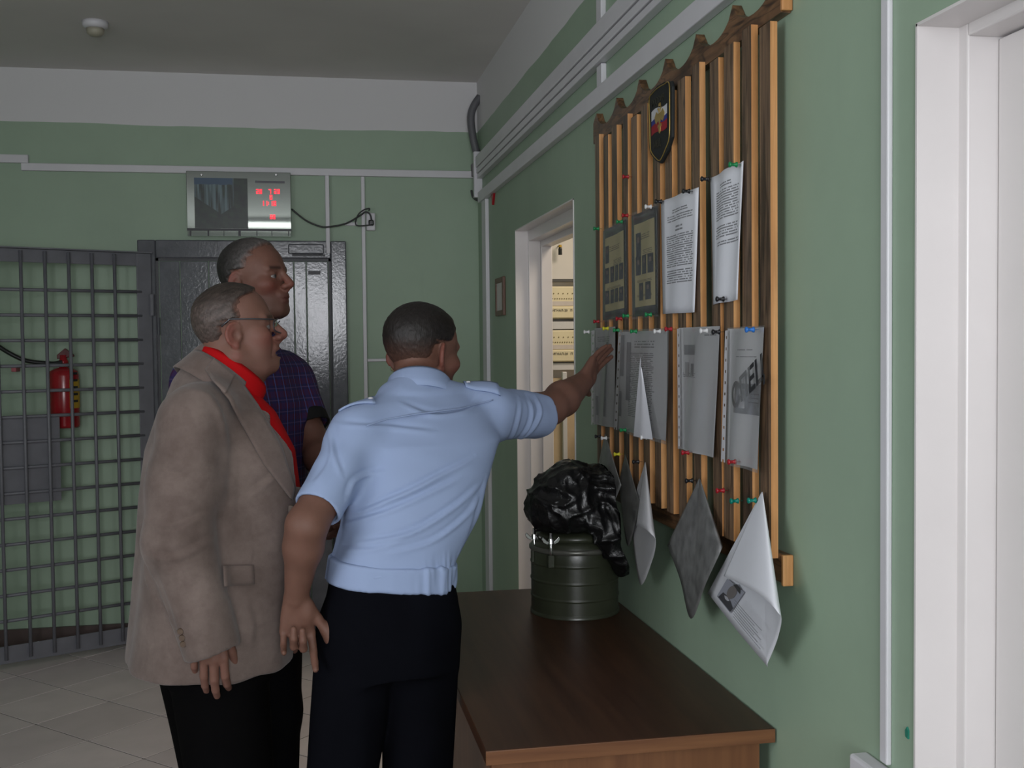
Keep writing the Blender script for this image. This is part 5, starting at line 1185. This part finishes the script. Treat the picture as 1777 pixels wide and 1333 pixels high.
    ja = mk('jacket', J, .0044, 'suede', t, post=post, disp=disp, it=4)
    strip_patch('lapel', J0, [(404, 646), (412, 653), (448, 704), (488, 772), (511, 848)], [(384, 676), (398, 692), (420, 737), (458, 806), (507, 868)], .009, 'suede', ja, 2.25, 30, 7, .005)
    strip_patch('collar_leaf', J0, [(372, 622), (390, 636), (408, 650)], [(356, 642), (372, 662), (391, 682)], .013, 'suede', ja, 2.25, 20, 7, .005)
    collar('jacket_collar', kc-ku*.020, ku, -fv, .089, .094, 1.75, [(-.004, -.012), (-.001, .000), (-.001, .010), (.003, .014), (.008, .006), (.014, -.014), (.019, -.030), (.024, -.044)], 'suede', ja, .004, dip=.012)
    strip_patch('pocket_flap', J, [(388, 982), (440, 981)], [(390, 1018), (441, 1014)], .009, 'suede', ja, 2.25, 10, 5, .004)
    q = march(J, [at(504, 884, 2.25)], [ray(504, 884)], .004)[0]
    M['brown_button'] = plain('brown_button', (.09, .055, .035), .35)
    obj('button', MB().lathe(Vector(q.tolist()), [(.001, -.003), (.009, -.003), (.010, 0), (.008, .002), (.001, .001)], 16, 'y'), 'brown_button', ja)
    for px, py in ((313, 1096), (316, 1107), (318, 1118)):
        q = march(J, [at(px, py, 2.25)], [ray(px, py)], .002)[0]; obj('cuff_button', MB().lathe(Vector(q.tolist()), [(.001, -.004), (.006, -.004), (.007, 0), (.001, 0)], 12, 'y'), 'brown_button', ja)
    T = Field(); T.st([(C[0].z-.02, C[0].x+.01, C[0].y, .145, .175, .31), (C[0].z+.22, C[0].x+.03, C[0].y, .15, .175, .31)], 2.3, .03)
    for a, b, c in ((hR_, kR_, fR_), (hL_, kL_, fL_)): T.chain([a+Vector((0, 0, .02)), b, c], [.112, .090, .07], .03)
    M['black_cloth'] = cloth('black_trouser_cloth', (.003, .0028, .003), .9, .2, spec=.03)
    mk('trousers', T, .006, 'black_cloth', t, disp=lambda V: stretched(V, (0, 0, 1), 14, 2.2, .014))
    shoes(t, [(fR_.x, fR_.y, 0), (fL_.x, fL_.y, 0)], fv)
elder()
# ================= tall man in a plaid shirt behind
def tall():
    b0 = at(430, 1000, 3.16); t = thing('person', (b0.x, b0.y, 0), 'tall man with cropped grey hair in a short sleeved plaid shirt', 'person')
    fv = Vector((.76, -.65, 0)).normalized(); a0 = math.degrees(math.atan2(fv.y, fv.x)); rv = Vector((fv.y, -fv.x, 0))
    hf = Vector((.88, -.47, .13)); R = frame(hf); hc = at(441, 488, 3.12); s = .93
    nb = at(424, 590, 3.15)
    C = [at(430, 1000, 3.17), at(430, 880, 3.17), at(430, 780, 3.17), at(430, 700, 3.17), at(427, 640, 3.17), at(424, 600, 3.16)]
    D6 = [(.125, .175), (.128, .178), (.125, .185), (.122, .190), (.10, .16), (.068, .072)]
    tor = [sec(c, *d, a0) for c, d in zip(C, D6)]
    sR = C[4]+rv*.175+Vector((0, 0, -.035)); eR = sR+Vector((-.06, .09, -.29)); wR = eR+Vector((.05, .03, -.24))
    sL = C[4]-rv*.172+Vector((0, 0, -.035)); eL = at(548, 775, 3.2); wL = at(578, 850, 3.0)
    B = Field(); w = head(B, hc, R, s, jowl=.15, skull=(-.008, .092))
    B.rc(w((0, -.02, -.06)), nb, .058, .066, .03); B.st(tor, 2.3, .03, grow=-.015)
    B.rc(nb, sR, .05, .05, .04).rc(nb, sL, .05, .05, .04)
    B.chain([sR, eR, wR], [.05, .042, .03], .02); B.chain([sL, eL, lerp(eL, wL, .3), wL], [.048, .042, .043, .03], .02)
    hand(B, wL, at(592, 905, 2.93)-wL, (-.6, -.6, 0), (.3, -.5, .6), [.5, .5, .5, .6], .04, 1.)
    hand(B, wR, (.05, -.1, -1), (.8, .5, 0), (.5, -.5, 0), [.4, .4, .4, .4], .04, 1.)
    pz = C[0]; hR_, hL_ = pz+rv*.09+Vector((0, 0, -.06)), pz-rv*.09+Vector((0, 0, -.06)); kR_, kL_ = Vector((hR_.x, hR_.y, .5)), Vector((hL_.x, hL_.y, .5)); fR_, fL_ = Vector((kR_.x, kR_.y, .09)), Vector((kL_.x, kL_.y, .09))
    for a, b, c in ((hR_, kR_, fR_), (hL_, kL_, fL_)): B.chain([a, b, c], [.085, .055, .04], .03)
    base = (.140, .064, .045)
    mk('body', B, BH, 'skin', t, color=lambda V: skin_color(V, hc, R, s, base, stub=.4))
    HF = Field(); head(HF, hc, R, s, jowl=.15, skull=(-.008, .092))
    th, hm = hairline([-.10, -.05, -.02, .015, .034, .055, .075, .095, .12], [-.055, -.045, -.038, -.032, .024, .030, .045, .066, .085], .005, .008, .007, .016)
    V, Q = hair(HF, hc, R, s, th, .0036); L = ((V-arr(hc))@R)/s; g = vnoise(np.stack([L[:, 0]*400, L[:, 1]*400, L[:, 2]*200], 1))[:, None]; m = sstep(hm(L), .35, 1.)[:, None]
    fr = sstep(L[:, 1]*.8-L[:, 2]*.2, -.06, .06)[:, None]
    npmesh('hair', V, Q, 'hair', t, color=((arr([.026, .023, .022])*(1-fr)+arr([.14, .125, .12])*fr)*.7*m+arr([.11, .052, .037])*(1-m))*(.5+1.*g))
    eyes(t, w, s, R)
    S = Field(); eL2 = lerp(sL, eL, .70); eR2 = lerp(sR, eR, .7); S.chain([sL, eL2], [.066, .064], .03).chain([sR, eR2], [.066, .064], .03)
    for p, a in ((eL2, sL), (eR2, sR)): d = (p-a).normalized(); plane_cut(S, p-d*.006, d, .1); S.rc(p-d*.05, p+d*.05, .055, .06, .003, 's')
    S.st(tor, 2.4, .03, grow=.006)
    S.rc(nb+Vector((0, 0, -.03)), sR, .056, .064, .045).rc(nb+Vector((0, 0, -.03)), sL, .056, .064, .045)
    nd = (Vector(w((0, -.02, -.06)).tolist())-nb).normalized(); S.rc(nb+nd*.035, nb+nd*.1, .066, .066, .006, 's')
    k = NT('plaid_cotton'); o = k.map(k.obj(), (1, 1, 1), (0, 0, math.radians(-a0))); sp = k.n('ShaderNodeSeparateXYZ'); k.l(o, sp.inputs[0])
    def stripe(ax, per, wd, ph=0.): return k.math('LESS_THAN', k.math('FRACT', k.math('ADD', k.math('MULTIPLY', ax, 1/per), ph)), wd)
    h_, v_ = sp.outputs[2], sp.outputs[1]
    c = k.mix(stripe(h_, .032, .5), (.028, .016, .050), (.055, .014, .040)); c = k.mix(k.math('MULTIPLY', stripe(v_, .032, .45, .2), .5), c, (.018, .022, .10))
    c = k.mix(k.math('MULTIPLY', stripe(h_, .032, .09, .3), .6), c, (.10, .06, .13)); c = k.mix(k.math('MULTIPLY', stripe(v_, .032, .10, .55), .7), c, (.06, .10, .30)); k.set(c, .85, spec=.2); M['plaid'] = k.m
    sh = mk('plaid_shirt', S, .005, 'plaid', t, disp=lambda V: stretched(V, (.2, 0, 1), 16, 3., .012), it=2)
    nd = (Vector(w((0, -.02, -.06)).tolist())-nb).normalized()
    collar('shirt_collar', nb+nd*.012, nd, -fv, .070, .072, 2.6, [(.002, -.02), (0, .012), (0, .028), (.005, .033), (.012, .026), (.020, .0), (.024, -.012)], 'plaid', sh, .003, dip=.02)
    p = eL2; d = (eL2-sL).normalized(); cf = Field(); cf.rc(p-d*.018, p+d*.002, .0665, .0665, .003); plane_cut(cf, p-d*.0, d, .1); plane_cut(cf, p-d*.02, -d, .1); cf.rc(p-d*.06, p+d*.05, .057, .060, .003, 's')
    mk('sleeve_cuff', cf, .004, cloth('dark_cuff', (.012, .012, .012), .85), sh)
    T = Field(); T.st([(C[0].z-.16, C[0].x, C[0].y, .118, .165, math.radians(a0)), (C[0].z+.06, C[0].x, C[0].y, .12, .17, math.radians(a0))], 2.3, .03)
    for a, b, c in ((hR_, kR_, fR_), (hL_, kL_, fL_)): T.chain([a, b, c], [.095, .08, .065], .03)
    M['grey_cloth'] = cloth('charcoal_trouser_cloth', (.006, .006, .007), .9, .2, spec=.04); mk('trousers', T, .007, 'grey_cloth', t, disp=lambda V: stretched(V, (0, 0, 1), 14, 2.2, .014))
    shoes(t, [(fR_.x, fR_.y, 0), (fL_.x, fL_.y, 0)], fv)
tall()
# ------------------------------------------------------------------ black plastic bag on the canister
def bag():
    c = Vector((-.155, 3.225, .0)); zb = .7505+.222+.03
    F = Field(); q = lambda px, py, y=3.2: at(px, py, y)
    F.el(q(988, 874), (.118, .125, .094), None, .05); F.el(q(948, 878, 3.18), (.042, .07, .052), None, .06); F.el(q(1040, 850, 3.24), (.085, .10, .075), None, .05)
    F.el(q(985, 835, 3.2), (.08, .08, .05), None, .05)
    F.chain([q(1055, 850, 3.16), q(1078, 905, 3.12), q(1084, 960, 3.11), q(1084, 988, 3.11)], [.05, .045, .026, .016], .04)
    F.chain([q(1035, 905, 3.10), q(1062, 940, 3.10), q(1080, 975, 3.10)], [.035, .028, .018], .03)
    def post(D, P): return np.maximum(D, zb-.001-P[:, 2]) if False else D
    V, Q = surface(F, .005); V = relax(V, Q, 1); N = normals(V, Q)
    def ridg(P, s, o): return 1-np.abs(vnoise(P+o, s)*2-1)
    W1 = V+.05*(np.stack([vnoise(V, 9.), vnoise(V+3, 9.), vnoise(V+7, 9.)], 1)-.5)
    d = .020*(vnoise(V, 11.)-.5)+.012*(ridg(W1*arr([.5, .5, 1.3]), 22., 0)**3-.3)+.006*(ridg(W1*arr([1.2, 1.2, .5]), 40., 4.)**3-.3)
    V = V+N*d[:, None]; body = V[:, 0] < -.035
    # resting on the lid: nothing of the bag sinks below it inside the rim
    r = np.hypot(V[:, 0]-cc0.x, V[:, 1]-cc0.y); V[:, 2] = np.where((r < R0+.004) & (V[:, 2] < zb), zb+.0*V[:, 2], V[:, 2])
    out = (V[:, 2] < zb+.004) & (r < R0+.018) & (r > R0+.002); k_ = np.where(out, (R0+.018)/np.maximum(r, 1e-4), 1.)
    V[:, 0] = cc0.x+(V[:, 0]-cc0.x)*k_; V[:, 1] = cc0.y+(V[:, 1]-cc0.y)*k_; V[:, 0] = np.minimum(V[:, 0], -.066+.034*sstep(.98-V[:, 2], 0, .1))
    k = NT('black_polythene'); k.set((.006, .006, .0065), .27, spec=.5); k.bump(k.noise(k.obj(), 38, 5, .6, 1.2), .55, .006)
    tag(npmesh('plastic_bag', V, Q, k.m, None), 'crumpled black plastic bag lying on the olive canister', 'bag')
bag()
